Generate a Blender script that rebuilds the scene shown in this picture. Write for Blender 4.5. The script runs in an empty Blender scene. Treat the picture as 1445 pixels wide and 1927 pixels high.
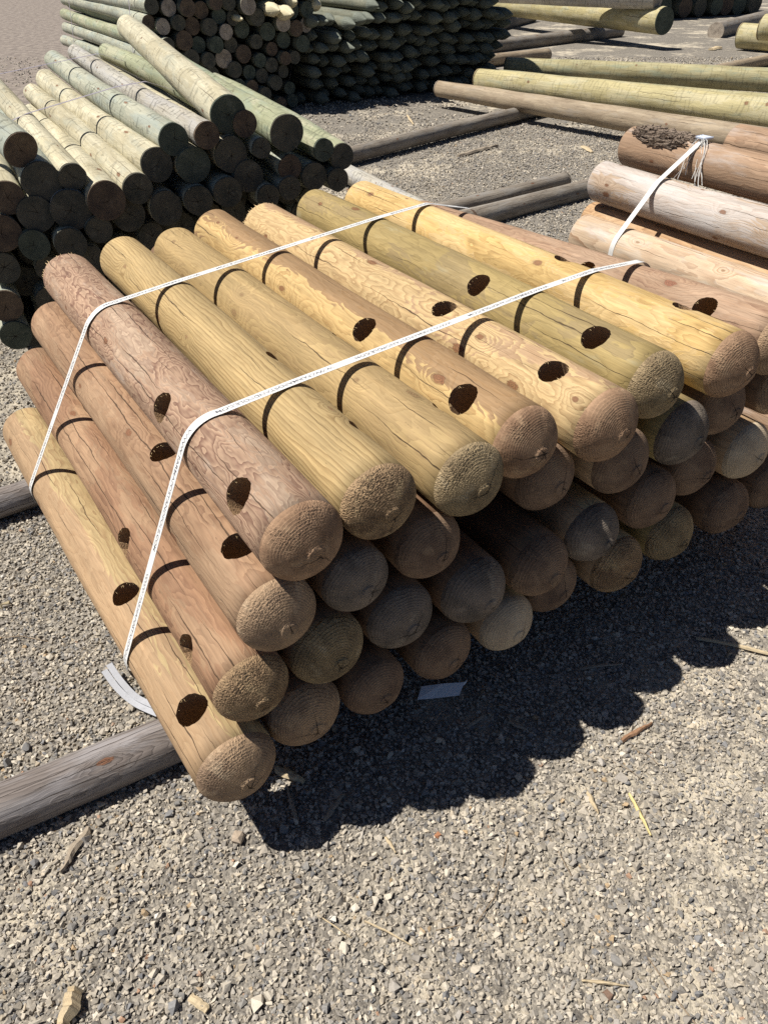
import bpy, bmesh, math, random
import numpy as np
from mathutils import Vector, Matrix, noise

PI = math.pi
R = math.radians
sc = bpy.context.scene
COL = sc.collection
rng = random.Random(7)

# ------------------------------------------------------------------ camera (1.6 m above the gravel, looking down)
cd = bpy.data.cameras.new('camera')
cd.sensor_fit = 'HORIZONTAL'
cd.sensor_width = 36.0
cd.lens = 36.0 * 1447.0 / 1445.0
cd.clip_start = 0.05
cd.clip_end = 2000
cam = bpy.data.objects.new('camera', cd)
COL.objects.link(cam)
CAMZ = 1.6
PITCH = 36.7
cam.location = (0, 0, CAMZ)
cam.rotation_euler = (R(90 - PITCH), 0, 0)
sc.camera = cam
FW = Vector((0, math.cos(R(PITCH)), -math.sin(R(PITCH))))
DN = Vector((0, -math.sin(R(PITCH)), -math.cos(R(PITCH))))
RT = Vector((1, 0, 0))

def at(x, y, z):
    """world point at height z seen at the photo's pixel (x, y): used for authoring where things stand"""
    d = RT * (x - 722.5) + DN * (y - 963.5) + FW * 1447.0
    return Vector((0, 0, CAMZ)) + d * ((z - CAMZ) / d.z)

def axes(az):
    a = R(az)
    return Vector((math.sin(a), -math.cos(a), 0)), Vector((math.cos(a), math.sin(a), 0))

P0 = Vector((-0.306, 0.983, 0.0))
D, P = axes(33)                     # the main bundle: D runs along the posts towards the domed ends, P across
def W(p, d, z):
    return P0 + P * p + D * d + Vector((0, 0, z))

# ------------------------------------------------------------------ light
SUN_EL = 60.0
sun_h = -(D * .30 + P * .50).normalized()          # shadows fall to the right and towards the camera
sv = sun_h * math.cos(R(SUN_EL)) + Vector((0, 0, math.sin(R(SUN_EL))))
sd = bpy.data.lights.new('sun', 'SUN')
sd.energy = 5.0
sd.angle = R(0.53)
sd.color = (1.0, 0.95, 0.87)
so = bpy.data.objects.new('sun', sd)
so.rotation_euler = sv.to_track_quat('Z', 'Y').to_euler()
so.location = (0, 0, 12)
COL.objects.link(so)
wd = bpy.data.worlds.new('World')
sc.world = wd
wd.use_nodes = True
nt = wd.node_tree
bg = nt.nodes['Background']
sky = nt.nodes.new('ShaderNodeTexSky')
sky.sky_type = 'NISHITA'
sky.sun_disc = False
sky.sun_elevation = R(SUN_EL)
sky.sun_rotation = math.atan2(sv.x, sv.y)
sky.air_density = 0.5
sky.dust_density = 0.2
sky.ozone_density = 2.5
nt.links.new(sky.outputs[0], bg.inputs[0])
bg.inputs[1].default_value = 0.05
sc.view_settings.view_transform = 'Standard'
sc.view_settings.look = 'None'
sc.view_settings.exposure = 0.50
sc.view_settings.gamma = 1.0
sc.cycles.max_bounces = 6
sc.cycles.diffuse_bounces = 3
sc.cycles.use_denoising = False

# ------------------------------------------------------------------ node helper
class NT:
    def __init__(s, name):
        s.mat = bpy.data.materials.new(name)
        s.mat.use_nodes = True
        s.t = s.mat.node_tree
        s.n = s.t.nodes
        s.bsdf = s.n['Principled BSDF']
    def node(s, typ, **kw):
        q = s.n.new(typ)
        for k, v in kw.items():
            setattr(q, k, v)
        return q
    def put(s, sock, v):
        if v is None:
            return
        if isinstance(v, bpy.types.NodeSocket):
            s.t.links.new(v, sock)
        else:
            sock.default_value = v
    def m(s, op, a, b=None, c=None, clamp=False):
        q = s.node('ShaderNodeMath', operation=op)
        q.use_clamp = clamp
        for i, v in enumerate((a, b, c)):
            s.put(q.inputs[i], v)
        return q.outputs[0]
    def v(s, op, a, b=None, out=0, scale=None):
        q = s.node('ShaderNodeVectorMath', operation=op)
        s.put(q.inputs[0], a)
        s.put(q.inputs[1], b)
        if scale is not None:
            s.put(q.inputs['Scale'], scale)
        return q.outputs['Value'] if out else q.outputs[0]
    def xyz(s, x=0.0, y=0.0, z=0.0):
        q = s.node('ShaderNodeCombineXYZ')
        for i, v in enumerate((x, y, z)):
            s.put(q.inputs[i], v)
        return q.outputs[0]
    def sep(s, v):
        q = s.node('ShaderNodeSeparateXYZ')
        s.put(q.inputs[0], v)
        return q.outputs
    def noise(s, vec, scale=1.0, detail=2.0, rough=0.5, color=False, dim='3D', dist=0.0):
        q = s.node('ShaderNodeTexNoise', noise_dimensions=dim)
        s.put(q.inputs['Vector'], vec)
        q.inputs['Scale'].default_value = scale
        q.inputs['Detail'].default_value = detail
        q.inputs['Roughness'].default_value = rough
        q.inputs['Distortion'].default_value = dist
        return q.outputs['Color' if color else 'Fac']
    def voro(s, vec, scale=1.0, feature='F1', dim='3D', rnd=1.0):
        q = s.node('ShaderNodeTexVoronoi', feature=feature, voronoi_dimensions=dim)
        s.put(q.inputs['Vector'], vec)
        q.inputs['Scale'].default_value = scale
        q.inputs['Randomness'].default_value = rnd
        return q.outputs
    def white(s, vec=None, w=None, dim='3D'):
        q = s.node('ShaderNodeTexWhiteNoise', noise_dimensions=dim)
        if vec is not None:
            s.put(q.inputs['Vector'], vec)
        if w is not None:
            s.put(q.inputs['W'], w)
        return q.outputs['Value']
    def ss(s, x, a, b):                       # smoothstep a..b -> 0..1
        q = s.node('ShaderNodeMapRange', interpolation_type='SMOOTHSTEP')
        s.put(q.inputs[0], x)
        s.put(q.inputs[1], a)
        s.put(q.inputs[2], b)
        return q.outputs[0]
    def lin(s, x, a, b, c, d):
        q = s.node('ShaderNodeMapRange')
        s.put(q.inputs[0], x)
        for i, v in enumerate((a, b, c, d)):
            q.inputs[i + 1].default_value = v
        return q.outputs[0]
    def mix(s, f, a, b):
        q = s.node('ShaderNodeMix', data_type='RGBA')
        s.put(q.inputs[0], f)
        for i, v in ((6, a), (7, b)):
            if isinstance(v, (tuple, list)):
                v = (*v[:3], 1.0)
            s.put(q.inputs[i], v)
        return q.outputs[2]
    def mul(s, col, f):                       # colour times a factor
        q = s.node('ShaderNodeVectorMath', operation='SCALE')
        s.put(q.inputs[0], col)
        s.put(q.inputs['Scale'], f)
        return q.outputs[0]
    def bump(s, h, strength=0.5, dist=0.002, normal=None):
        q = s.node('ShaderNodeBump')
        q.inputs['Strength'].default_value = strength
        q.inputs['Distance'].default_value = dist
        s.put(q.inputs['Height'], h)
        if normal is not None:
            s.put(q.inputs['Normal'], normal)
        return q.outputs[0]
    def done(s, col, rough=0.8, normal=None, spec=0.3):
        s.put(s.bsdf.inputs['Base Color'], col if isinstance(col, bpy.types.NodeSocket) else (*col[:3], 1.0))
        s.put(s.bsdf.inputs['Roughness'], rough)
        s.bsdf.inputs['Specular IOR Level'].default_value = spec
        if normal is not None:
            s.t.links.new(normal, s.bsdf.inputs['Normal'])
        return s.mat

def wood_coords(T):
    obj = T.node('ShaderNodeTexCoord').outputs['Object']
    loc = T.node('ShaderNodeObjectInfo').outputs['Location']
    off = T.v('MULTIPLY', loc, (17.3, 23.1, 31.7))
    o = T.sep(obj)
    return obj, off, o[0], o[1], o[2]

def wood(name, light, late, patch, patch_amt=0.35, ringw=0.0055, wander=0.016, fine=0.0035, knots=0.55,
         crack=0.5, grey=0.0, greycol=(.34, .32, .29), bumpy=1.0, knotcol=(.20, .085, .04), late_amt=0.75, var=0.15, scallop=0.0, pbias=0.0, pstretch=3.3, rexp=1.7, pith=0.024, patch_mix=0.8):
    """machine-rounded log: growth rings cut at a slant, knots, drying checks"""
    T = NT(name)
    obj, off, x, y, z = wood_coords(T)
    theta = T.m('ARCTAN2', y, T.m('MULTIPLY', z, -1.0))       # seam at the underside is hidden
    theta = T.m('ARCTAN2', y, z)
    offs = T.sep(off)
    # wander of the pith along the log
    wv = T.noise(T.v('ADD', T.v('MULTIPLY', obj, (2.6, 7.0, 7.0)), off), 1.0, 2.0, 0.5, color=True)
    wv = T.sep(wv)
    wy = T.m('MULTIPLY', T.m('SUBTRACT', wv[0], 0.5), wander * 3.2)
    wz = T.m('MULTIPLY', T.m('SUBTRACT', wv[1], 0.5), wander * 3.2)
    pa = T.m('MULTIPLY', T.m('FRACT', offs[0]), 6.283)           # the pith sits off centre, so rings run out along the sides
    ry = T.m('ADD', T.m('ADD', y, wy), T.m('MULTIPLY', T.m('COSINE', pa), pith))
    rz = T.m('ADD', T.m('ADD', z, wz), T.m('MULTIPLY', T.m('SINE', pa), pith))
    rr = T.m('SQRT', T.m('ADD', T.m('MULTIPLY', ry, ry), T.m('MULTIPLY', rz, rz)))
    fn = T.noise(T.v('ADD', T.v('MULTIPLY', obj, (11.0, 34.0, 34.0)), off), 1.0, 2.0, 0.55)
    rr = T.m('ADD', rr, T.m('MULTIPLY', T.m('SUBTRACT', fn, 0.5), fine * 2.6))
    # knots in unrolled coordinates
    kx = T.m('ADD', T.m('MULTIPLY', x, 5.2), offs[0])
    ky = T.m('ADD', T.m('MULTIPLY', theta, 0.80), offs[1])
    kv = T.xyz(kx, ky, 0.0)
    vo = T.voro(kv, 1.0, 'F1', '2D', 0.9)
    kd = vo[0]
    kc = T.sep(vo[1])
    keep = T.m('LESS_THAN', kc[0], knots)
    size = T.m('ADD', 0.38, T.m('MULTIPLY', kc[1], 0.75))
    kd = T.m('DIVIDE', kd, size)
    kd = T.m('ADD', kd, T.m('MULTIPLY', T.m('SUBTRACT', T.noise(kv, 9.0, 2.0, .6, dim='2D'), .5), .09))
    swirl = T.m('MULTIPLY', T.m('EXPONENT', T.m('MULTIPLY', T.m('MULTIPLY', kd, kd), -7.0)), T.m('MULTIPLY', keep, 0.018))
    rr = T.m('SUBTRACT', rr, swirl)
    ph = T.m('DIVIDE', rr, ringw)
    ring_id = T.m('FLOOR', ph)
    fr = T.m('FRACT', ph)
    lw = T.m('MULTIPLY', T.m('POWER', fr, rexp), T.m('SUBTRACT', 1.0, T.ss(fr, 0.93, 1.0)))
    rv = T.white(w=ring_id, dim='1D')
    lw = T.m('MULTIPLY', lw, T.m('ADD', 0.55, T.m('MULTIPLY', rv, 0.6)), clamp=True)
    col = T.mix(T.m('MULTIPLY', lw, late_amt), light, late)
    # slow tone along the log and per ring
    tone = T.noise(T.v('ADD', T.v('MULTIPLY', obj, (1.7, 9.0, 9.0)), off), 1.0, 3.0, 0.6)
    tone = T.m('ADD', T.m('MULTIPLY', T.m('SUBTRACT', tone, 0.5), var * 5.0), T.m('ADD', 1.0 - var * .25, T.m('MULTIPLY', rv, var * .5)))
    # left-over inner-bark skin: patches that end along ring lines
    pn = T.noise(T.v('ADD', T.v('MULTIPLY', obj, (pstretch, 10.0, 10.0)), T.v('ADD', off, (5.1, 2.2, 9.3))), 1.0, 3.0, 0.55)
    if pbias: pn = T.m('ADD', pn, T.m('MULTIPLY', y, pbias))
    pn = T.m('ADD', pn, T.m('MULTIPLY', T.m('SUBTRACT', fr, 0.5), 0.10))
    pm = T.ss(pn, 0.66 - patch_amt * 0.42, 0.69 - patch_amt * 0.42)
    pm = T.m('MULTIPLY', pm, patch_mix)
    col = T.mix(pm, col, T.mix(T.m('MULTIPLY', lw, late_amt * .55), patch, late))
    col = T.mul(col, tone)
    # fibres
    fb = T.noise(T.v('ADD', T.v('MULTIPLY', obj, (14.0, 330.0, 330.0)), off), 1.0, 2.0, 0.6)
    col = T.mul(col, T.lin(fb, 0.25, 0.75, 0.84, 1.13))
    sk = T.noise(T.v('ADD', T.v('MULTIPLY', obj, (1.6, 55.0, 55.0)), T.v('ADD', off, (2.2, 6.1, 4.4))), 1.0, 3.0, 0.6)
    col = T.mul(col, T.lin(sk, 0.3, 0.7, 0.84, 1.10))
    st_ = T.noise(T.v('ADD', T.v('MULTIPLY', obj, (5.0, 22.0, 22.0)), T.v('ADD', off, (9.2, 3.1, 7.4))), 1.0, 4.0, 0.65)
    col = T.mix(T.m('MULTIPLY', T.ss(st_, .60, .74), .38), col, T.mul(late if isinstance(late, bpy.types.NodeSocket) else T.xyz(*late), 1.15))
    if grey > 0:
        gn = T.noise(T.v('ADD', T.v('MULTIPLY', obj, (4.0, 16.0, 16.0)), T.v('ADD', off, (1.7, 8.2, 3.3))), 1.0, 4.0, 0.62)
        col = T.mix(T.m('MULTIPLY', T.ss(gn, 0.62 - grey * .4, 0.80 - grey * .35), min(1.0, .45 + grey * .5)), col, greycol)
    # dirt flecks
    dk = T.noise(T.v('ADD', T.v('MULTIPLY', obj, (60.0, 190.0, 190.0)), off), 1.0, 2.0, 0.6)
    col = T.mul(col, T.lin(T.ss(dk, 0.66, 0.76), 0.0, 1.0, 1.0, 0.72))
    # knot cores
    core = T.m('MULTIPLY', T.m('SUBTRACT', 1.0, T.ss(kd, 0.085, 0.105)), keep)
    halo = T.m('MULTIPLY', T.m('SUBTRACT', 1.0, T.ss(kd, 0.09, 0.19)), T.m('MULTIPLY', keep, 0.55))
    krg = T.m('ADD', 0.85, T.m('MULTIPLY', T.m('SINE', T.m('MULTIPLY', kd, 190.0)), 0.35))
    col = T.mix(halo, col, T.mul(col, 0.66))
    col = T.mix(T.m('MULTIPLY', core, 0.80), col, T.mul(T.xyz(*knotcol), krg))
    h = T.m('MULTIPLY', T.m('ADD', lw, T.m('MULTIPLY', fb, 0.6)), 0.35)
    # drying checks: thin broken lines along the grain
    if crack > 0:
        NL = 15.0
        wob = T.m('MULTIPLY', T.m('SUBTRACT', T.noise(T.xyz(T.m('ADD', T.m('MULTIPLY', x, 7.0), offs[2]), T.m('MULTIPLY', theta, 1.5), 0.0), 1.0, 3.0, 0.6, dim='2D'), 0.5), 0.55)
        cv = T.m('ADD', T.m('ADD', T.m('MULTIPLY', theta, NL / (2 * PI)), 40.0), wob)
        cid = T.m('FLOOR', cv)
        cf = T.m('ABSOLUTE', T.m('SUBTRACT', T.m('FRACT', cv), T.m('ADD', 0.3, T.m('MULTIPLY', T.white(w=T.m('ADD', cid, offs[0]), dim='1D'), 0.4))))
        gate = T.noise(T.xyz(T.m('ADD', T.m('MULTIPLY', x, 2.6), offs[1]), T.m('MULTIPLY', cid, 7.31), 0.0), 1.0, 1.0, 0.5, dim='2D')
        wdt = T.m('MULTIPLY', T.m('SUBTRACT', gate, 0.64 - crack * 0.22), 0.17, clamp=True)
        wdt = T.m('MINIMUM', wdt, 0.042)
        cr = T.m('SUBTRACT', 1.0, T.ss(T.m('SUBTRACT', cf, wdt), -0.012, 0.004))
        cr = T.m('MULTIPLY', cr, T.ss(wdt, 0.0, 0.008))
        col = T.mix(T.m('MULTIPLY', cr, 0.86), col, (.045, .026, .014))
        h = T.m('SUBTRACT', h, T.m('MULTIPLY', cr, 1.3))
        # short saw-like nicks, hairlines
        c2 = T.voro(T.xyz(T.m('ADD', T.m('MULTIPLY', x, 16.0), offs[2]), T.m('MULTIPLY', theta, 13.0), 0.0), 1.0, 'F1', '2D', 1.0)
        c2d = T.sep(T.v('SUBTRACT', T.xyz(T.m('ADD', T.m('MULTIPLY', x, 16.0), offs[2]), T.m('MULTIPLY', theta, 13.0), 0.0), c2[2]))
        nick = T.m('MULTIPLY', T.m('LESS_THAN', T.m('ABSOLUTE', c2d[1]), 0.045), T.m('LESS_THAN', T.m('ABSOLUTE', c2d[0]), T.m('MULTIPLY', T.sep(c2[1])[0], 0.42)))
        nick = T.m('MULTIPLY', nick, T.m('LESS_THAN', T.sep(c2[1])[1], 0.28 * crack + 0.06))
        col = T.mix(T.m('MULTIPLY', nick, 0.6), col, T.mul(col, 0.33))
    if scallop > 0:                            # peeler marks: shallow shells across the log
        sv_ = T.voro(T.v('ADD', T.xyz(T.m('MULTIPLY', x, 26.0), T.m('MULTIPLY', theta, 1.6), 0.0), off), 1.0, 'F1', '2D', 1.0)
        edge = T.sep(T.v('SUBTRACT', T.v('ADD', T.xyz(T.m('MULTIPLY', x, 26.0), T.m('MULTIPLY', theta, 1.6), 0.0), off), sv_[2]))
        sh = T.ss(T.m('ADD', edge[0], T.m('MULTIPLY', T.m('MULTIPLY', edge[1], edge[1]), 0.8)), 0.18, 0.42)
        sh = T.m('MULTIPLY', sh, T.m('GREATER_THAN', T.sep(sv_[1])[0], 0.45))
        col = T.mul(col, T.m('SUBTRACT', 1.0, T.m('MULTIPLY', sh, 0.42 * scallop)))
        h = T.m('SUBTRACT', h, T.m('MULTIPLY', sh, 0.8 * scallop))
    h = T.m('ADD', h, T.m('MULTIPLY', fn, 0.9))
    nrm = T.bump(h, 0.65 * bumpy, 0.0022)
    return T.done(col, 0.72, nrm, 0.25)

def endgrain(name, base, dark, ringw=0.0042, bumpy=1.0, coarse=0.5, crack=0.45, var=0.35, spec=0.15, flat=False, pale=None):
    """sawn or machined end: concentric rings broken into little ridges, radial checks"""
    T = NT(name)
    obj, off, x, y, z = wood_coords(T)
    offs = T.sep(off)
    wv = T.sep(T.noise(T.v('ADD', T.v('MULTIPLY', obj, (3.0, 5.0, 5.0)), off), 1.0, 1.0, 0.5, color=True))
    ry = T.m('ADD', y, T.m('MULTIPLY', T.m('SUBTRACT', wv[0], 0.5), 0.028))
    rz = T.m('ADD', z, T.m('MULTIPLY', T.m('SUBTRACT', wv[1], 0.5), 0.028))
    rr = T.m('SQRT', T.m('ADD', T.m('MULTIPLY', ry, ry), T.m('MULTIPLY', rz, rz)))
    rr0 = rr
    fn = T.noise(T.v('ADD', T.v('MULTIPLY', obj, (30.0, 46.0, 46.0)), off), 1.0, 2.0, 0.55)
    rr = T.m('ADD', rr, T.m('MULTIPLY', T.m('SUBTRACT', fn, 0.5), 0.0042))
    theta = T.m('ARCTAN2', ry, rz)
    ph = T.m('DIVIDE', rr, ringw)
    fr = T.m('FRACT', ph)
    rid = T.m('FLOOR', ph)
    ridge = T.m('MULTIPLY', T.m('POWER', fr, 1.6), T.m('SUBTRACT', 1.0, T.ss(fr, 0.9, 1.0)))
    # ridges broken across by radial fibres
    arc = T.m('MULTIPLY', T.m('MULTIPLY', theta, T.m('ADD', rid, 2.0)), ringw * 210.0)
    br = T.noise(T.xyz(arc, T.m('MULTIPLY', rid, 5.7), 0.0), 1.0, 2.0, 0.6, dim='2D')
    cs = T.noise(T.v('ADD', T.v('MULTIPLY', obj, (150.0, 230.0, 230.0)), off), 1.0, 3.0, 0.7)
    zone = T.ss(T.noise(T.v('ADD', T.v('MULTIPLY', obj, (9.0, 15.0, 15.0)), off), 1.0, 2.0, 0.5), 0.60 - coarse * .4, 0.78 - coarse * .4)
    gr = T.voro(T.v('ADD', T.v('MULTIPLY', obj, (210.0, 320.0, 320.0)), off), 1.0, 'F1', '3D', 1.0)[0]
    h = T.m('ADD', T.m('MULTIPLY', ridge, 0.62), T.m('MULTIPLY', T.m('MULTIPLY', T.ss(br, .35, .65), ridge), T.m('ADD', .15, T.m('MULTIPLY', zone, .7))))
    h = T.m('ADD', h, T.m('MULTIPLY', T.m('SUBTRACT', 1.0, gr), T.m('ADD', .05, T.m('MULTIPLY', zone, .75))))
    h = T.m('ADD', h, T.m('MULTIPLY', cs, T.m('ADD', 0.45, T.m('MULTIPLY', zone, 0.7))))
    tone = T.noise(T.v('ADD', T.v('MULTIPLY', obj, (6.0, 13.0, 13.0)), T.v('ADD', off, (3.0, 1.0, 2.0))), 1.0, 4.0, 0.65)
    col = T.mix(T.ss(tone, 0.35, 0.70), base, dark)
    if pale:
        pn = T.noise(T.v('ADD', T.v('MULTIPLY', obj, (12.0, 24.0, 24.0)), T.v('ADD', off, (7.0, 4.0, 2.0))), 1.0, 3.0, 0.6)
        col = T.mix(T.m('MULTIPLY', T.ss(pn, 0.55, 0.72), 0.6), col, pale)
    col = T.mul(col, T.lin(T.m('ADD', T.m('MULTIPLY', ridge, 0.30), T.m('MULTIPLY', cs, 0.8)), 0.15, 0.9, 1.0 - var, 1.0 + var))
    pith = T.m('SUBTRACT', 1.0, T.ss(rr0, 0.0025, 0.005))
    col = T.mix(T.m('MULTIPLY', pith, 0.7), col, T.mul(col, 0.35))
    # radial checks
    wob = T.m('MULTIPLY', T.m('SUBTRACT', T.noise(T.v('ADD', T.v('MULTIPLY', obj, (40, 40, 40)), off), 1.0, 2.0, 0.6), 0.5), 0.5)
    cv = T.m('ADD', T.m('ADD', T.m('MULTIPLY', theta, 7.0 / (2 * PI)), 20.0), T.m('ADD', wob, T.m('FRACT', offs[0])))
    cid = T.m('FLOOR', cv)
    cf = T.m('MULTIPLY', T.m('ABSOLUTE', T.m('SUBTRACT', T.m('FRACT', cv), 0.5)), T.m('MULTIPLY', rr0, 0.9))
    keep = T.m('LESS_THAN', T.white(w=T.m('ADD', cid, offs[1]), dim='1D'), crack)
    reach = T.m('ADD', 0.018, T.m('MULTIPLY', T.white(w=T.m('ADD', cid, offs[2]), dim='1D'), 0.055))
    wd_ = T.m('MULTIPLY', T.m('SUBTRACT', 1.0, T.m('DIVIDE', rr0, reach)), 0.0016, clamp=True)
    cr = T.m('MULTIPLY', T.m('LESS_THAN', cf, wd_), keep)
    col = T.mix(T.m('MULTIPLY', cr, 0.8), col, (.018, .012, .009))
    h = T.m('SUBTRACT', h, T.m('MULTIPLY', cr, 1.5))
    nrm = T.bump(h, 0.8 * bumpy if not flat else 0.5, 0.0028 if not flat else 0.0025)
    return T.done(col, 0.85, nrm, spec)

def plain(name, col, rough=0.7, nscale=40.0, var=0.25, bump=0.3, stretch=(1, 1, 1), bd=0.002):
    T = NT(name)
    obj, off, x, y, z = wood_coords(T)
    n = T.noise(T.v('ADD', T.v('MULTIPLY', obj, stretch), off), nscale, 4.0, 0.6)
    c = T.mul(T.xyz(*col), T.lin(n, 0.2, 0.8, 1.0 - var, 1.0 + var))
    return T.done(c, rough, T.bump(n, bump, bd), 0.25)
# ------------------------------------------------------------------ materials
M = {}
M['yellow'] = wood('yellow_pine', (.53, .365, .150), (.30, .180, .060), (.60, .44, .22), .40, .0042, .020, .0055, .22, .45, late_amt=.80, knotcol=(.22, .10, .055), pith=.012)
M['tan'] = wood('tan_pine', (.425, .31, .150), (.20, .125, .052), (.44, .33, .17), .12, .0040, .007, .0018, .30, .50, late_amt=.85, knotcol=(.30, .18, .09), pith=.034, patch_mix=.4)
M['tan2'] = wood('tan_brown_pine', (.385, .275, .130), (.23, .15, .065), (.33, .23, .115), .30, .0040, .016, .0035, .42, .50, late_amt=.60, knotcol=(.26, .165, .08), pith=.020, patch_mix=.5)
M['two'] = wood('two_tone_pine', (.49, .345, .155), (.25, .145, .055), (.245, .150, .085), 1.18, .0044, .020, .005, .25, .30, late_amt=.75, pbias=5.0, pstretch=1.8, pith=.014)
M['fawn'] = wood('fawn_pine', (.53, .385, .20), (.25, .145, .065), (.40, .265, .165), .36, .0046, .026, .006, .35, .40, late_amt=.9, pbias=2.0, pith=.016)
M['olive'] = wood('olive_pine', (.335, .250, .105), (.19, .135, .052), (.28, .21, .105), .25, .0042, .016, .004, .25, .60, grey=.14, greycol=(.34, .32, .22), late_amt=.50)
M['redbrown'] = wood('red_brown_pine', (.375, .252, .168), (.155, .082, .056), (.44, .33, .235), .30, .0044, .030, .010, .35, .55, grey=.12, greycol=(.42, .37, .32), late_amt=1.0, rexp=1.3, pith=.014)
M['rust'] = wood('rust_pine', (.315, .195, .115), (.165, .088, .050), (.37, .245, .15), .30, .0042, .017, .006, .30, .70, late_amt=.85, pith=.020)
M['rust2'] = wood('rust_pine_dark', (.285, .165, .095), (.145, .073, .042), (.34, .22, .13), .30, .0040, .012, .005, .30, .85, late_amt=.85, pith=.028)
M['blond'] = wood('blond_brown_pine', (.43, .32, .165), (.25, .15, .075), (.36, .235, .14), .32, .0042, .015, .005, .25, .50, late_amt=.75, pbias=-4.0, pstretch=2.0, pith=.016)
M['pinkish'] = wood('pinkish_pine', (.355, .235, .152), (.17, .092, .06), (.40, .28, .19), .30, .0042, .018, .006, .35, .45, late_amt=.85, knotcol=(.24, .10, .06))
M['straw'] = wood('straw_larch', (.53, .40, .275), (.28, .165, .095), (.52, .43, .33), .25, .0058, .009, .003, .45, .60, grey=.22, greycol=(.56, .52, .48), late_amt=.95, knotcol=(.30, .18, .10), pith=.036)
M['silver'] = wood('silvered_larch', (.43, .33, .24), (.25, .16, .10), (.52, .47, .43), .55, .0046, .012, .003, .45, .85, grey=.40, greycol=(.52, .50, .48), late_amt=.6, pith=.026)
M['orange'] = wood('orange_larch', (.46, .30, .165), (.24, .125, .06), (.50, .35, .21), .25, .0046, .014, .004, .40, .70, late_amt=.85, pith=.024)
M['barkbrown'] = wood('brown_larch', (.38, .255, .165), (.21, .12, .07), (.32, .215, .14), .40, .0044, .012, .004, .40, .80, grey=.22, greycol=(.42, .38, .35), late_amt=.7, pith=.024)
M['shadeflank'] = wood('shaded_pine', (.16, .095, .055), (.09, .045, .028), (.19, .12, .07), .30, .0056, .014, .004, .30, .40, late_amt=.5)  # pine darkened in colour to stand for shade low in the bundle
M['cream'] = wood('cream_log', (.45, .405, .28), (.30, .265, .17), (.53, .49, .36), .45, .0055, .012, .004, .14, .50, grey=.30, greycol=(.31, .315, .25), late_amt=.5, scallop=.65)
M['green'] = wood('green_log', (.30, .31, .20), (.20, .22, .13), (.38, .37, .26), .35, .0055, .012, .004, .12, .40, grey=.36, greycol=(.25, .30, .23), late_amt=.4, scallop=.8)
M['sage'] = wood('sage_log', (.34, .345, .27), (.23, .25, .18), (.41, .40, .31), .35, .0055, .012, .004, .12, .60, grey=.45, greycol=(.29, .325, .29), late_amt=.4, scallop=.8)
M['greyed'] = wood('greyed_log', (.40, .37, .31), (.27, .245, .195), (.46, .44, .38), .35, .0055, .012, .004, .15, .60, grey=.50, greycol=(.37, .36, .345), late_amt=.45, scallop=.9)
M['lime'] = wood('lime_pole', (.43, .375, .20), (.29, .245, .125), (.48, .43, .27), .35, .006, .010, .003, .12, .70, grey=.24, greycol=(.32, .34, .24), late_amt=.5, scallop=.5)
M['mossy'] = wood('mossy_pole', (.35, .31, .17), (.23, .205, .105), (.41, .37, .22), .35, .006, .010, .003, .12, .70, grey=.34, greycol=(.25, .28, .20), late_amt=.5, scallop=.5)
M['umber'] = wood('umber_pole', (.31, .245, .17), (.19, .14, .09), (.37, .30, .21), .35, .008, .010, .003, .15, .80, grey=.20, greycol=(.28, .25, .21), late_amt=.5)
M['weathered'] = wood('weathered_bearer', (.205, .175, .158), (.075, .060, .054), (.26, .235, .22), .35, .0034, .008, .003, .15, 1.0, grey=.40, greycol=(.30, .285, .29), late_amt=.95, bumpy=1.8, pith=.020)
M['ashgrey'] = wood('ash_grey_bearer', (.24, .205, .165), (.12, .10, .08), (.29, .255, .21), .35, .005, .010, .003, .20, .90, grey=.40, greycol=(.26, .245, .225), late_amt=.7, bumpy=1.4)
M['stake'] = wood('shaded_stake_wood', (.150, .155, .115), (.10, .10, .072), (.19, .19, .14), .35, .007, .012, .004, .10, .30, grey=.30, greycol=(.15, .18, .15), late_amt=.3, scallop=.4)  # dark copy of the stake wood: the stack's shade is in its colour
M['litstake'] = wood('sunlit_stake_wood', (.56, .48, .28), (.42, .35, .19), (.60, .53, .36), .35, .007, .012, .004, .20, .30, late_amt=.4)  # light copy of the stake wood, sunlight put into the colour
M['tip'] = plain('shaded_tip_cut', (.150, .165, .135), .75, 30.0, .35, .4, (1, 3, 3))  # darkened so the tips look shaded
M['littip'] = plain('sunlit_tip_cut', (.60, .54, .36), .7, 30.0, .15, .3, (1, 3, 3))  # light copy of the tip colour, for tips in the sun
M['end_brown'] = endgrain('domed_brown', (.345, .222, .138), (.215, .130, .080), .0040, 1.0, .45, pale=(.42, .29, .18))
M['end_grey'] = endgrain('domed_grey_brown', (0.375, 0.259, 0.163), (0.225, 0.153, 0.103), .0042, 1.0, .65, pale=(0.550, 0.416, 0.275))
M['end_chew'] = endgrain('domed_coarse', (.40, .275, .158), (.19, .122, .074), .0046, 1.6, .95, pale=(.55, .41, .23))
M['end_red'] = endgrain('domed_red', (.225, .152, .102), (.130, .085, .060), .0042, .8, .35, pale=(.29, .205, .135))  # albedo lowered to deepen the shade on the lower ends
M['end_dull'] = endgrain('domed_dull', (0.209, 0.169, 0.136), (0.108, 0.090, 0.075), .0042, .8, .50, pale=(0.306, 0.261, 0.204))  # likewise darkened in colour for the shaded lower rows
M['end_moss'] = endgrain('domed_mossy', (.355, .268, .155), (.205, .15, .088), .0044, 1.4, .9, pale=(.50, .41, .27))
M['end_pale'] = endgrain('domed_pale', (.50, .41, .29), (.38, .30, .21), .0042, .5, .2, crack=.15)
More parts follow.
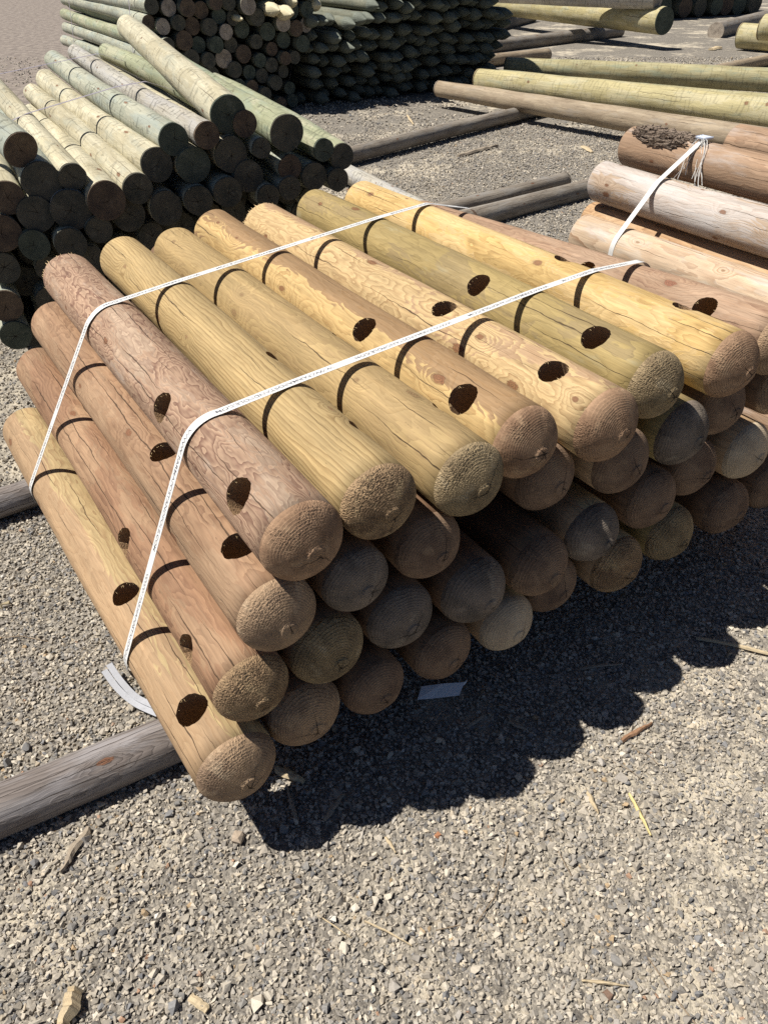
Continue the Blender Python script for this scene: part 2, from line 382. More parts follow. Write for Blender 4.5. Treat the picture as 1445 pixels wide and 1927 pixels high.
M['cut_dark'] = endgrain('cut_end_dark', (0.107, 0.100, 0.078), (0.060, 0.063, 0.053), .0048, .8, .4, flat=True, pale=(0.156, 0.150, 0.119))  # albedo reduced so ends in shade turn nearly black
M['cut_green'] = endgrain('cut_end_green', (0.094, 0.110, 0.088), (0.056, 0.069, 0.055), .0048, .8, .3, flat=True, pale=(0.150, 0.163, 0.131))  # green tone, darkened too for the shaded end faces
M['cut_brown'] = endgrain('cut_end_brown', (0.144, 0.107, 0.075), (0.078, 0.060, 0.048), .0048, .8, .4, flat=True, pale=(0.201, 0.156, 0.113))  # brown tone with the same shade put into its colour
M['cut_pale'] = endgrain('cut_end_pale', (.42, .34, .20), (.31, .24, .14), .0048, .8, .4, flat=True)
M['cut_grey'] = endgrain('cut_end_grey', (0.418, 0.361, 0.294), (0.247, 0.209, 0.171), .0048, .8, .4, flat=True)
M['bore'] = plain('bored_wood', (.30, .19, .105), .9, 260.0, .5, .9, (1, 1, 1), .004)
M['splinter'] = plain('split_wood', (.50, .36, .19), .8, 60.0, .3, .3)
M['chip'] = plain('wood_chip', (.46, .37, .24), .8, 90.0, .3, .4, (1, 6, 6))
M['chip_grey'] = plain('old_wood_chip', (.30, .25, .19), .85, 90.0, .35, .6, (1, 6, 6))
M['chip_red'] = plain('bark_chip', (.27, .155, .09), .85, 90.0, .35, .6, (1, 4, 4))
M['chip_yellow'] = plain('fresh_splinter', (.60, .49, .23), .75, 90.0, .2, .4, (1, 6, 6))
M['bark'] = plain('rough_bark', (.23, .18, .14), .9, 120.0, .75, 1.0, (1, 2, 2), .006)
M['twig'] = plain('dry_twig', (.25, .19, .13), .85, 120.0, .3, .3)
M['pith_knob'] = M['end_brown']

def strap_mat(name, col, streak):
    T = NT(name)
    obj, off, x, y, z = wood_coords(T)
    n = T.noise(T.v('MULTIPLY', obj, (3, 3, 3)), 12.0, 4.0, 0.7)
    n2 = T.noise(T.v('MULTIPLY', obj, (1, 1, 1)), 420.0, 2.0, 0.6)
    c = T.mix(T.m('MULTIPLY', T.ss(n, 0.5, 0.75), streak), col, tuple(v * .62 for v in col))
    c = T.mul(c, T.lin(n2, .3, .7, .9, 1.05))
    return T.done(c, 0.42, T.bump(n2, .35, .0006), 0.5)
M['strap'] = strap_mat('white_strapping', (.70, .70, .68), .45)
M['strap_grey'] = strap_mat('grey_strapping', (.40, .41, .44), .5)
M['cord_strap'] = strap_mat('woven_cord_strapping', (.66, .65, .62), .35)
M['steel_strap'] = strap_mat('dull_purple_strapping', (.30, .27, .31), .5)
T = NT('faded_print'); 
_o = T.node('ShaderNodeTexCoord').outputs['Object']
_n = T.noise(_o, 55.0, 3.0, .7)
M['ink'] = T.done(T.mix(T.ss(_n, .38, .68), (.10, .10, .12), (.42, .42, .44)), .5)
M['paper'] = plain('white_paper', (.78, .79, .82), .6, 200.0, .03, .05)
M['buckle'] = plain('pale_blue_buckle', (.45, .50, .60), .4, 60.0, .15, .1)

# ------------------------------------------------------------------ object helpers
def tag(o, label=None, cat=None, group=None, kind=None):
    if label: o['label'] = label
    if cat: o['category'] = cat
    if group: o['group'] = group
    if kind: o['kind'] = kind
    return o

def link(name, me, mat=None, parent=None):
    o = bpy.data.objects.new(name, me)
    COL.objects.link(o)
    if mat is not None:
        me.materials.clear()
        me.materials.append(mat)
    if parent is not None:
        o.parent = parent
    return o

def frame(A, B, roll=0.0):
    X = (B - A).normalized()
    Z = Vector((0, 0, 1))
    Y = Z.cross(X).normalized()
    Z = X.cross(Y)
    m = Matrix((X, Y, Z)).transposed().to_4x4()
    m = Matrix.Translation(A) @ m @ Matrix.Rotation(roll, 4, 'X')
    return m

def root(name, m):
    o = bpy.data.objects.new(name, None)
    o.empty_display_size = 0.05
    o.location = m.to_translation()
    o.rotation_euler = m.to_euler()
    COL.objects.link(o)
    return o

def radius_fn(r0, r1, L, seed, amp):
    def f(x, th):
        t = x / L
        n = noise.noise(Vector((x * 2.3 + seed * 3.7, math.cos(th) * .8 + seed, math.sin(th) * .8)))
        n2 = noise.noise(Vector((x * 7.0 + seed * 1.9, math.cos(th) * 1.7, math.sin(th) * 1.7 + seed)))
        return r0 + (r1 - r0) * t + amp * n + amp * .35 * n2
    return f

def bow_fn(L, seed, amt):
    a = random.Random(seed * 91 + 3).uniform(0, 2 * PI)
    def f(x):
        s = math.sin(PI * x / L) * amt
        return s * math.cos(a), s * math.sin(a)
    return f

def mesh_from(name, verts, faces, smooth=True):
    me = bpy.data.meshes.new(name)
    me.from_pydata(verts, [], faces)
    if smooth:
        me.polygons.foreach_set('use_smooth', [True] * len(me.polygons))
    me.update()
    return me

def shaft_mesh(L, rf, bf, nl=34, na=44, cap_near=True, cap_far=True, bevel=.006):
    xs = [0.0, bevel] + [bevel + (L - bevel) * (i / nl) for i in range(1, nl + 1)]
    verts, faces = [], []
    for k, x in enumerate(xs):
        by, bz = bf(x)
        for j in range(na):
            th = 2 * PI * j / na
            r = rf(x, th) * (1.0 if k else 1.0 - bevel * 9.0)
            verts.append((x, by + r * math.sin(th), bz + r * math.cos(th)))
    n = len(xs)
    for k in range(n - 1):
        for j in range(na):
            a = k * na + j; b = k * na + (j + 1) % na
            faces.append((a, b, b + na, a + na))
    ncap = 0
    if cap_far:
        faces.append(tuple(reversed(range(na)))); ncap += 1
    if cap_near:
        faces.append(tuple(range((n - 1) * na, n * na))); ncap += 1
    me = mesh_from('shaft', verts, faces)
    for i in range(ncap):
        me.polygons[len(faces) - 1 - i].use_smooth = False
    bm = bmesh.new(); bm.from_mesh(me)
    bmesh.ops.recalc_face_normals(bm, faces=bm.faces)
    bm.to_mesh(me); bm.free()
    return me

def dome_mesh(L, rf, bf, cap, seed, na=44, knob=True):
    verts, faces = [], []
    rnd = random.Random(seed * 5 + 1)
    rho = [1.0, .994, .985, .97, .95, .92, .88, .83, .77, .70, .62, .53, .44, .35, .27, .215, .20, .175, .10, .04]
    ky, kz = rnd.uniform(-.03, .03), rnd.uniform(-.03, .03)
    by, bz = bf(L)
    kh = .0028 if knob else 0.0
    for i, q in enumerate(rho):
        for j in range(na):
            th = 2 * PI * j / na
            r = rf(L, th)
            # spherical cap with a softly broken rim
            s = 1.12
            hx = cap * (.72 * (1 - q ** 2.3) ** .5 + .28 * (1 - q))
            if q <= .20: hx += kh
            hx += .0022 * noise.noise(Vector((q * 2 * math.cos(th) + seed, q * 2 * math.sin(th), seed * .7))) * (1 - q ** 6)
            verts.append((L + hx, by + q * r * math.sin(th) + ky * .1 * (1 - q), bz + q * r * math.cos(th) + kz * .1 * (1 - q)))
    for i in range(len(rho) - 1):
        for j in range(na):
            a = i * na + j; b = i * na + (j + 1) % na
            faces.append((a, b, b + na, a + na))
    faces.append(tuple(range((len(rho) - 1) * na, len(rho) * na)))
    me = mesh_from('domed_end', verts, faces)
    bm = bmesh.new(); bm.from_mesh(me)
    bmesh.ops.recalc_face_normals(bm, faces=bm.faces)
    bm.normal_update()
    if sum(f.normal.x for f in bm.faces) < 0:
        bmesh.ops.reverse_faces(bm, faces=bm.faces)
    bm.to_mesh(me); bm.free()
    return me

def disc_mesh(L, rf, bf, seed, na=44, far=False):
    """flat sawn end with a slightly broken rim"""
    verts, faces = [], []
    by, bz = bf(0 if far else L)
    x0 = 0.0 if far else L
    s = -1 if far else 1
    tilt = random.Random(seed).uniform(-.05, .05), random.Random(seed + 9).uniform(-.05, .05)
    for i, (q, dx) in enumerate(((1.0, -.001), (1.0, .004), (.985, .0062), (.9, .0065), (.6, .0065), (.3, .0065), (.05, .0065))):
        for j in range(na):
            th = 2 * PI * j / na
            r = rf(x0, th) * q
            yy, zz = r * math.sin(th), r * math.cos(th)
            k = (yy * tilt[0] + zz * tilt[1]) if i > 0 else 0
            verts.append((x0 + s * (dx + .004) + k, by + yy, bz + zz))
    n = 7
    for i in range(n - 1):
        for j in range(na):
            a = i * na + j; b = i * na + (j + 1) % na
            faces.append((a, b, b + na, a + na))
    faces.append(tuple(range((n - 1) * na, n * na)))
    me = mesh_from('cut_end', verts, faces)
    for i, p in enumerate(me.polygons):
        if i >= 2 * na: p.use_smooth = False
    bm = bmesh.new(); bm.from_mesh(me)
    bmesh.ops.recalc_face_normals(bm, faces=bm.faces)
    bm.normal_update()
    if sum(f.normal.x * f.calc_area() for f in bm.faces) * s < 0:
        bmesh.ops.reverse_faces(bm, faces=bm.faces)
    bm.to_mesh(me); bm.free()
    return me

def bore_holes(shaft, L, holes, seed, r_post):
    """drill the rail holes right through the post; the wall of each bore becomes a mesh of its own"""
    rnd = random.Random(seed)
    cutters = []
    for (dx, ang) in holes:
        x0 = L - dx
        rh = .0355 + rnd.uniform(-.0015, .0015)
        n = 36
        v, f = [], []
        jag = [1 + rnd.uniform(-.03, .03) for _ in range(n)]
        for s in (-1, 1):
            for i in range(n):
                t = 2 * PI * i / n
                v.append((x0 + rh * jag[i] * math.cos(t), rh * jag[i] * math.sin(t), s * r_post * 1.6))
        for i in range(n):
            a, b = i, (i + 1) % n
            f.append((a, b, b + n, a + n))
        f.append(tuple(reversed(range(n)))); f.append(tuple(range(n, 2 * n)))
        me = mesh_from('cut', v, f, False)
        # local axis: angle measured from +Y towards +Z
        me.transform(Matrix.Rotation(R(ang - 90), 4, 'X'))
        co = bpy.data.objects.new('cut', me)
        COL.objects.link(co)
        co.matrix_world = shaft.matrix_world.copy()
        md = shaft.modifiers.new('b', 'BOOLEAN')
        md.object = co; md.operation = 'DIFFERENCE'; md.solver = 'EXACT'
        cutters.append((co, x0, rh, ang))
    return cutters

def finish_bores(jobs):
    """one dependency-graph update for all drilled posts"""
    bpy.context.view_layer.update()
    for shaft, par, cut in jobs:
        for co, *_ in cut:
            co.matrix_world = par.matrix_world.copy()
    bpy.context.view_layer.update()
    dg = bpy.context.evaluated_depsgraph_get()
    res = []
    for shaft, par, cut in jobs:
        res.append(bpy.data.meshes.new_from_object(shaft.evaluated_get(dg)))
    for (shaft, par, cut), me in zip(jobs, res):
        shaft.modifiers.clear()
        bm = bmesh.new(); bm.from_mesh(me)
        wall = {i: [] for i in range(len(cut))}
        for f in bm.faces:
            c = f.calc_center_median()
            for i, (co, x0, rh, ang) in enumerate(cut):
                a = R(ang)
                ax = Vector((0, math.cos(a), math.sin(a)))
                dv = Vector((0, c.y, c.z))
                rad = dv - ax * dv.dot(ax)
                # every vertex of a bore wall lies on the bore's cylinder
                ok = True
                for vv in f.verts:
                    q = Vector((vv.co.x - x0, vv.co.y, vv.co.z))
                    q = q - ax * q.dot(ax)
                    if abs(q.length - rh) > rh * .06: ok = False; break
                if ok and abs(f.normal.dot(ax)) < .2:
                    wall[i].append(f)
                    break
        for i, fs in wall.items():
            if not fs: continue
            b2 = bmesh.new(); mp = {}
            for f in fs:
                vs = []
                for vv in f.verts:
                    if vv.index not in mp: mp[vv.index] = b2.verts.new(vv.co)
                    vs.append(mp[vv.index])
                try: b2.faces.new(vs)
                except ValueError: pass
            m2 = bpy.data.meshes.new('bored_hole'); b2.to_mesh(m2); b2.free()
            link('bored_hole', m2, M['bore'], par)
            co, x0, rh, ang = cut[i]
            rnd = random.Random(i + int(x0 * 1000))
            v, fc = [], []
            rp = PR[par.name]
            for s_ in range(18):
                t = rnd.uniform(0, 2 * PI)
                if abs(math.cos(t)) < .45: t = rnd.choice((0.0, PI)) + rnd.uniform(-.9, .9)        # fibres tear where the bore cuts the grain ends
                h0 = math.sqrt(max(0, rp * rp - (rh * math.sin(t)) ** 2)) - rnd.uniform(.000, .004)
                ln = rnd.uniform(.002, .011) * rnd.uniform(.4, 1); wd_ = rnd.uniform(.0004, .0016)
                sg = -1 if math.cos(t) > 0 else 1
                b = len(v)
                px_, py_ = rh * math.cos(t), rh * math.sin(t)
                for q in ((px_ - sg * .002, py_ - wd_, h0), (px_ - sg * .002, py_ + wd_, h0), (px_ - sg * .002, py_, h0 - .0016), (px_ + sg * ln, py_ + rnd.uniform(-.003, .003), h0 - rnd.uniform(-.001, .006))):
                    v.append((x0 + q[0], q[1], q[2]))
                fc += [(b, b + 1, b + 3), (b + 1, b + 2, b + 3), (b + 2, b, b + 3)]
            m3 = mesh_from('torn_fibres', v, fc, False)
            m3.transform(Matrix.Rotation(R(ang - 90), 4, 'X'))
            link('torn_fibres', m3, M['splinter'], par)
        bmesh.ops.delete(bm, geom=[f for fs in wall.values() for f in fs], context='FACES_ONLY')
        bm.to_mesh(me); bm.free()
        mat = shaft.data.materials[0]
        shaft.data = me
        me.materials.clear(); me.materials.append(mat)
        for co, *_ in cut:
            bpy.data.objects.remove(co)
JOBS = []
PR = {}

def splinters(L0, rf, seed, n, parent, mat, lo=-2.6, hi=.9):
    rnd = random.Random(seed)
    v, f = [], []
    for i in range(n):
        th = rnd.uniform(lo, hi)
        r = rf(0.0, th) * .97
        ln = rnd.uniform(.003, .013); w = rnd.uniform(.0015, .005)
        c, s = math.cos(th), math.sin(th)
        b = len(v)
        out = rnd.uniform(-.3, .5)
        for k, (dx, dt, dr) in enumerate(((.012, -w, -.001), (.012, w, -.001), (.010, 0, -.004), (-ln, rnd.uniform(-w, w), out * ln))):
            rr = r + dr
            v.append((L0 + dx, rr * s + dt * c, rr * c - dt * s))
        f += [(b, b + 1, b + 3), (b + 1, b + 2, b + 3), (b + 2, b, b + 3)]
    o = link('splintered_rim', mesh_from('splintered_rim', v, f, False), mat, parent)
    return o

def post(name, A, B, r0, r1, mat, endmat, label, group, cat='post', cap=None, holes=None, seed=1, roll=0.0, amp=.0022, bow=.004,
         nl=34, na=44, end='dome', knob=True, far_end=False, splint=0):
    """A = far end, B = near end (where the dome starts)"""
    L = (B - A).length
    rt = root(name, frame(A, B, roll))
    tag(rt, label, cat, group)
    rf = radius_fn(r0, r1, L, seed, amp); bf = bow_fn(L, seed, bow)
    sh = link('shaft', shaft_mesh(L, rf, bf, nl, na, cap_near=(end == 'dome'), cap_far=not far_end), M[mat], rt)
    if end == 'dome':
        link('domed_end', dome_mesh(L, rf, bf, cap if cap else .42 * r1, seed, na, knob), M[endmat], rt)
    else:
        link('cut_end', disc_mesh(L, rf, bf, seed, na), M[endmat], rt)
    if far_end:
        link('cut_end', disc_mesh(L, rf, bf, seed + 50, na, far=True), M[endmat], rt)
    if holes:
        PR[rt.name] = .5 * (r0 + r1)
        JOBS.append((sh, rt, bore_holes(sh, L, [(dx, a - math.degrees(roll)) for dx, a in holes], seed, max(r0, r1))))
    if splint:
        splinters(0.0, rf, seed, splint, rt, M['splinter'])
    return rt
# ------------------------------------------------------------------ main bundle of bored posts
GM = 'round-ended bored posts in the strapped bundle'
GL = 'shaded post ends in the front face of the bundle'
MAIN = {
 'I': (-0.010, 0.229, 0.021, 0.0880, (-0.0547, -1.626)),
 'J': (0.053, 0.414, 0.001, 0.0800, (0.045, -1.681)),
 'K': (0.122, 0.582, 0.005, 0.0820, (0.123, -1.611)),
 'A': (0.183, 0.738, 0.014, 0.0830, (0.192, -1.558)),
 'B': (0.354, 0.746, -0.002, 0.0815, (0.385, -1.616)),
 'C': (0.553, 0.735, 0.020, 0.0830, (0.573, -1.634)),
 'D': (0.722, 0.750, -0.011, 0.0840, (0.753, -1.718)),
 'E': (0.937, 0.738, 0.016, 0.0885, (0.948, -1.714)),
 'F': (1.138, 0.758, -0.030, 0.0850, (1.169, -1.728)),
 'G': (1.388, 0.756, -0.007, 0.0860, (1.391, -1.749)),
 'H': (1.599, 0.755, -0.022, 0.0860, None),
 '3b': (0.295, 0.583, 0.003, 0.0754, None), '3c': (0.475, 0.586, -0.003, 0.0794, None),
 '3x': (0.655, 0.588, -0.300, 0.0800, None), '3d': (0.830, 0.605, -0.041, 0.0850, None),
 '3e': (1.047, 0.590, -0.009, 0.0880, None), '3f': (1.269, 0.593, -0.015, 0.0880, None),
 '3g': (1.461, 0.601, -0.047, 0.0860, None), '3h': (1.690, 0.600, -0.03, 0.0860, None),
 '2b': (0.227, 0.419, -0.006, 0.0850, None), '2c': (0.407, 0.417, -0.003, 0.0830, None),
 '2d': (0.599, 0.410, 0.008, 0.0857, None), '2e': (0.788, 0.403, 0.018, 0.0841, None),
 '2f': (0.973, 0.413, 0.003, 0.0824, None), '2g': (1.197, 0.419, -0.006, 0.0880, None),
 '2h': (1.391, 0.435, -0.032, 0.0860, None), '2i': (1.600, 0.428, -0.013, 0.0880, None),
 '1b': (0.166, 0.250, -0.012, 0.0860, None), '1c': (0.336, 0.242, 0.004, 0.0774, None),
 '1d': (0.528, 0.243, 0.003, 0.0811, None), '1e': (0.718, 0.238, 0.009, 0.0805, None),
 '1f': (0.893, 0.255, -0.022, 0.0824, None), '1g': (1.108, 0.243, 0.003, 0.0880, None),
 '1h': (1.326, 0.250, -0.007, 0.0860, None), '1i': (1.569, 0.246, -0.002, 0.0880, None),
 '1j': (1.790, 0.246, -0.01, 0.0880, None),
}
HOLES = {
 'A': [(0.519, 145), (0.121, 143)], 'K': [(0.533, 97), (0.126, 96)], 'J': [(0.548, 159), (0.14, 165)],
 'I': [(0.542, 109), (0.121, 115)], 'D': [(0.561, 132), (0.138, 136)], 'E': [(0.574, 105), (0.144, 111)],
 'F': [(0.603, 130), (0.158, 120)], 'H': [(0.623, 145), (0.184, 139)], 'G': [(0.611, 74), (0.175, 72)],
 'B': [(0.546, 40), (0.167, 36)], 'C': [(0.602, 40), (0.168, 38)],
}
LOOK = {   # shaft, end, label
 'I': ('blond', 'end_grey', 'blond brown bored post at the bottom of the left slope, resting on the grey bearer'),
 'J': ('rust2', 'end_chew', 'dark rust post with coarse pitted end, second from the ground on the left slope'),
 'K': ('rust', 'end_grey', 'rust brown post with two holes directly under the reddish corner post'),
 'A': ('redbrown', 'end_brown', 'reddish post with swirling grain and two holes at the left corner of the top layer'),
 'B': ('tan', 'end_chew', 'straight grained tan post without visible holes next to the reddish corner post'),
 'C': ('tan2', 'end_moss', 'dull tan knotty post, third from the left in the top layer'),
 'D': ('two', 'end_brown', 'two-tone post with a long dark brown streak and two holes, fourth in the top layer'),
 'E': ('fawn', 'end_brown', 'pale fawn post with wavy grain and a splintered far end in the top layer'),
 'F': ('olive', 'end_moss', 'olive green post with two large holes between the fawn and bright yellow posts'),
 'G': ('yellow', 'end_brown', 'bright yellow post with red-brown knots near the right of the top layer'),
 'H': ('pinkish', 'end_grey', 'pinkish brown post with holes at the right edge of the top layer'),
 '3b': ('shadeflank', 'end_dull', 'grey pimpled post end just below the reddish and tan corner posts'),
 '3c': ('shadeflank', 'end_red', 'smooth reddish-brown post end under the tan posts, with a shiny streak'),
 '3x': ('shadeflank', 'end_red', 'dark post end pushed far back in the gap below the dull tan post'),
 '3d': ('shadeflank', 'end_red', 'dark reddish ringed post end tucked under the two-tone post'),
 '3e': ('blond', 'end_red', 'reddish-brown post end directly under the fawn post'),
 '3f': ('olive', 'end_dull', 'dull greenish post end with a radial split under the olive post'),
 '3g': ('shadeflank', 'end_red', 'red-brown post end under the bright yellow post'),
 '3h': ('shadeflank', 'end_grey', 'shaded post end under the pinkish post at the right'),
 '2b': ('shadeflank', 'end_moss', 'dark mossy post end right of the rust posts, below the grey pimpled end'),
 '2c': ('shadeflank', 'end_dull', 'dark rough flaky post end above the white paper slip, second row up'),
 '2d': ('shadeflank', 'end_dull', 'dark stained post end with pale smear, second row up, above the dark red bottom end'),
 '2e': ('shadeflank', 'end_red', 'dark red-brown post end with long shaded flank showing in the second row'),
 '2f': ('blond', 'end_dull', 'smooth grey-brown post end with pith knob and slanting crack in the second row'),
 '2g': ('shadeflank', 'end_red', 'purplish-brown post end in the second row under the fawn and olive posts'),
 '2h': ('shadeflank', 'end_red', 'brown post end in the second row under the bright yellow post'),
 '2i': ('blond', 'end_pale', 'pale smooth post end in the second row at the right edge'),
 '1b': ('shadeflank', 'end_grey', 'brown post end on the ground row beside the blond corner post'),
 '1c': ('shadeflank', 'end_red', 'reddish-brown post end with short split, bottom row left of the paper slip'),
 '1d': ('shadeflank', 'end_red', 'plain dark red post end directly above the white paper slip'),
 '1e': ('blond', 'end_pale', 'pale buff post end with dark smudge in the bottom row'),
 '1f': ('shadeflank', 'end_red', 'small part-hidden red-brown post end right of the pale buff end'),
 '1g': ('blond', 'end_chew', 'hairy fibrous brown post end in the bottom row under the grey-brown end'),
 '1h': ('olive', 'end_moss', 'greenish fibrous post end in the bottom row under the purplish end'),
 '1i': ('shadeflank', 'end_red', 'ringed red-brown post end with slanting crack, bottom row near the right edge'),
 '1j': ('shadeflank', 'end_red', 'darkest post end in the bottom row at the right edge'),
}
for i, (k, (pn, z, dd, r, far)) in enumerate(MAIN.items()):
    pf, df = far if far else (pn + rng.uniform(-.01, .01), dd - (1.60 if k == 'H' else 1.70))
    zf = z - (.075 if k == 'H' else 0)
    sm, em, lab = LOOK[k]
    top = k in 'ABCDEFGHIJK'
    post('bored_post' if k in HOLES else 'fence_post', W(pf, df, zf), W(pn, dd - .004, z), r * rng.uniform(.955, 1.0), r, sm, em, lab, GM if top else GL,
         cap=r * {'2f': .92, '2d': .9, '2e': .88}.get(k, rng.uniform(.70, .82)), holes=HOLES.get(k), seed=i + 11, roll=rng.uniform(-.6, .6) if k not in 'ABCDEFGH' else 0.0,
         amp=.0030 if top else .0022, splint={'A': 46, 'E': 40}.get(k, 0), bow=.0040)
finish_bores(JOBS)

# ------------------------------------------------------------------ straps
def hull(circles, n=96):
    pts = []
    for (a, b, r) in circles:
        for k in range(n):
            t = 2 * PI * k / n
            pts.append((a + r * math.cos(t), b + r * math.sin(t)))
    pts = sorted(set(pts))
    def half(ps):
        h = []
        for q in ps:
            while len(h) > 1 and (h[-1][0] - h[-2][0]) * (q[1] - h[-2][1]) - (h[-1][1] - h[-2][1]) * (q[0] - h[-2][0]) <= 0: h.pop()
            h.append(q)
        return h
    lo = half(pts); up = half(pts[::-1])
    return lo[:-1] + up[:-1]            # counter-clockwise

def resample(pts, step):
    out = [Vector(pts[0])]
    for a, b in zip(pts[:-1], pts[1:]):
        a = Vector(a); b = Vector(b)
        n = max(1, int((b - a).length / step))
        for k in range(1, n + 1): out.append(a.lerp(b, k / n))
    return out

def ribbon(path, outs, sides, w, th=.0007):
    """path points, outward normals, sideways unit vectors -> closed flat band with thickness"""
    v, f = [], []
    for c, o, s in zip(path, outs, sides):
        for a, b in ((-w / 2, 0), (w / 2, 0), (w / 2, th), (-w / 2, th)):
            v.append(c + s * a + o * b)
    n = len(path)
    for k in range(n - 1):
        for j in range(4):
            a = k * 4 + j; b = k * 4 + (j + 1) % 4
            f.append((a, a + 4, b + 4, b))
    f.append((0, 1, 2, 3)); f.append(tuple(range(n * 4 - 1, n * 4 - 5, -1)))
    me = mesh_from('band', v, f, False)
    bm = bmesh.new(); bm.from_mesh(me); bmesh.ops.recalc_face_normals(bm, faces=bm.faces); bm.to_mesh(me); bm.free()
    return me

def text_mesh(body, size):
    cu = bpy.data.curves.new('lettering', 'FONT')
    cu.body = body; cu.size = size; cu.offset = .00022
    ob = bpy.data.objects.new('lettering', cu); COL.objects.link(ob)
    bpy.context.view_layer.update()
    me = bpy.data.meshes.new_from_object(ob.evaluated_get(bpy.context.evaluated_depsgraph_get()))
    bpy.data.objects.remove(ob)
    return me

def bundle_strap(name, circles, dfun, w, mat, label, group, text=None, ax=(D, P), origin=P0, gap=.0006, keep=None, period=.36, tsize=.0135, phase=.1, swap=True, cat='strap'):
    d_, p_ = ax
    loop = hull([(a, b, r + gap) for a, b, r in circles])
    i0 = min(range(len(loop)), key=lambda i: (loop[i][1], loop[i][0]))       # start underneath
    loop = loop[i0:] + loop[:i0]
    loop = loop + [loop[0]]
    pts = resample(loop, .012)                                               # counter-clockwise: right side up, over the top to the left, down
    n = len(pts)
    if keep: 
        pts = [q for q in pts if keep(q)]
        n = len(pts)
    path, outs, sides = [], [], []
    for i, q in enumerate(pts):
        t = (pts[min(i + 1, n - 1)] - pts[max(i - 1, 0)]).normalized()
        o2 = Vector((t.y, -t.x))
        sag = 0
        path.append(origin + p_ * q.x + d_ * dfun(q) + Vector((0, 0, q.y)))
        outs.append((p_ * o2.x + Vector((0, 0, o2.y))).normalized())
    for i in range(n):
        t = (path[min(i + 1, n - 1)] - path[max(i - 1, 0)]).normalized()
        sides.append(outs[i].cross(t).normalized())                          # towards the letters' tops
    base = path[0].copy()
    rt = bpy.data.objects.new(name, None); rt.empty_display_size = .05; rt.location = base; COL.objects.link(rt)
    tag(rt, label, cat, group)
    rel = [q - base for q in path]
    link('band', ribbon(rel, outs, sides, w), mat, rt)
    if text:
        cum = [0.0]
        for a, b in zip(path[:-1], path[1:]): cum.append(cum[-1] + (b - a).length)
        src = text_mesh(text, tsize)
        xs = np.array([q.co[:] for q in src.vertices]); polys = [tuple(q.vertices) for q in src.polygons]
        x0, x1 = xs[:, 0].min(), xs[:, 0].max(); y0, y1 = xs[:, 1].min(), xs[:, 1].max()
        s0 = phase
        ca = np.array(cum)
        wide = .30
        while s0 + wide < cum[-1]:
            V = []
            for (tx, ty, _) in xs:
                s = s0 + (tx - x0) / (x1 - x0) * wide
                i = int(np.searchsorted(ca, s) - 1); i = max(0, min(i, n - 2))
                fr = (s - ca[i]) / (ca[i + 1] - ca[i])
                c = rel[i].lerp(rel[i + 1], fr); o = outs[i].lerp(outs[i + 1], fr); sd_ = sides[i].lerp(sides[i + 1], fr)
                V.append(c + sd_ * (ty - (y0 + y1) / 2) + o * .0010)
            link('printed_lettering', mesh_from('printed_lettering', V, polys, False), M['ink'], rt)
            s0 += period
    return rt

def circ(t):
    return [(v[0] if v[4] is None else (1 - t) * v[0] + t * v[4][0], v[1] - (.075 * t if k == 'H' else 0), v[3] + .0050) for k, v in MAIN.items()]
def d_upper(q):
    top = -1.05 - .215 * (q.x - .19)
    if q.x < .19: 
        k = min(1, max(0, (.80 - q.y) / .57)); top = -1.05 - .178 * k
    return top
def d_lower(q):
    top = -.349 - .12 * (q.x - .19)
    if q.x < .19:
        k = min(1, max(0, (.80 - q.y) / .57)); top = -.349 - .026 * k
    return top
WORDS = 'WWW.FARMAPOSTANDPOLE.COM'
bundle_strap('strap', circ(.74), d_upper, .0235, M['strap'], 'white printed plastic strap round the far half of the bored posts', 'printed straps round the bundle', WORDS, phase=.05)
bundle_strap('strap', circ(.26), d_lower, .0240, M['strap'], 'white printed plastic strap round the near half of the bored posts', 'printed straps round the bundle', WORDS, phase=.19)

# loose strap end on the gravel by the left bearer
def loose(points, w, mat, name='loose_end'):
    ps = [Vector(q) for q in points]
    path = []
    for i in range(len(ps) - 1):
        a = ps[max(0, i - 1)]; b = ps[i]; c = ps[i + 1]; d = ps[min(len(ps) - 1, i + 2)]
        for k in range(8):
            t = k / 8
            path.append(.5 * ((2 * b) + (c - a) * t + (2 * a - 5 * b + 4 * c - d) * t * t + (3 * b - a - 3 * c + d) * t ** 3))
    path.append(ps[-1])
    outs, sides = [], []
    n = len(path)
    for i in range(n):
        t = (path[min(i + 1, n - 1)] - path[max(i - 1, 0)]).normalized()
        s = t.cross(Vector((0, 0, 1))).normalized(); sides.append(s); outs.append(s.cross(t).normalized())
    return path, outs, sides
base = at(240, 1300, .01)
rt = bpy.data.objects.new('loose_strap_end', None); rt.location = base; rt.empty_display_size = .05; COL.objects.link(rt)
tag(rt, 'loose doubled white strap end curling on the gravel beside the grey bearer', 'strap')
for k, pts in enumerate(([at(205, 1250, .045), at(228, 1283, .030), at(258, 1313, .018), at(300, 1333, .030)],
                         [at(196, 1262, .040), at(222, 1297, .022), at(255, 1325, .014), at(298, 1345, .028)])):
    pa, ou, si = loose([q - base for q in pts], .016, None)
    link('strap_layer', ribbon(pa, ou, si, .0165, .0008), M['strap_grey'], rt)

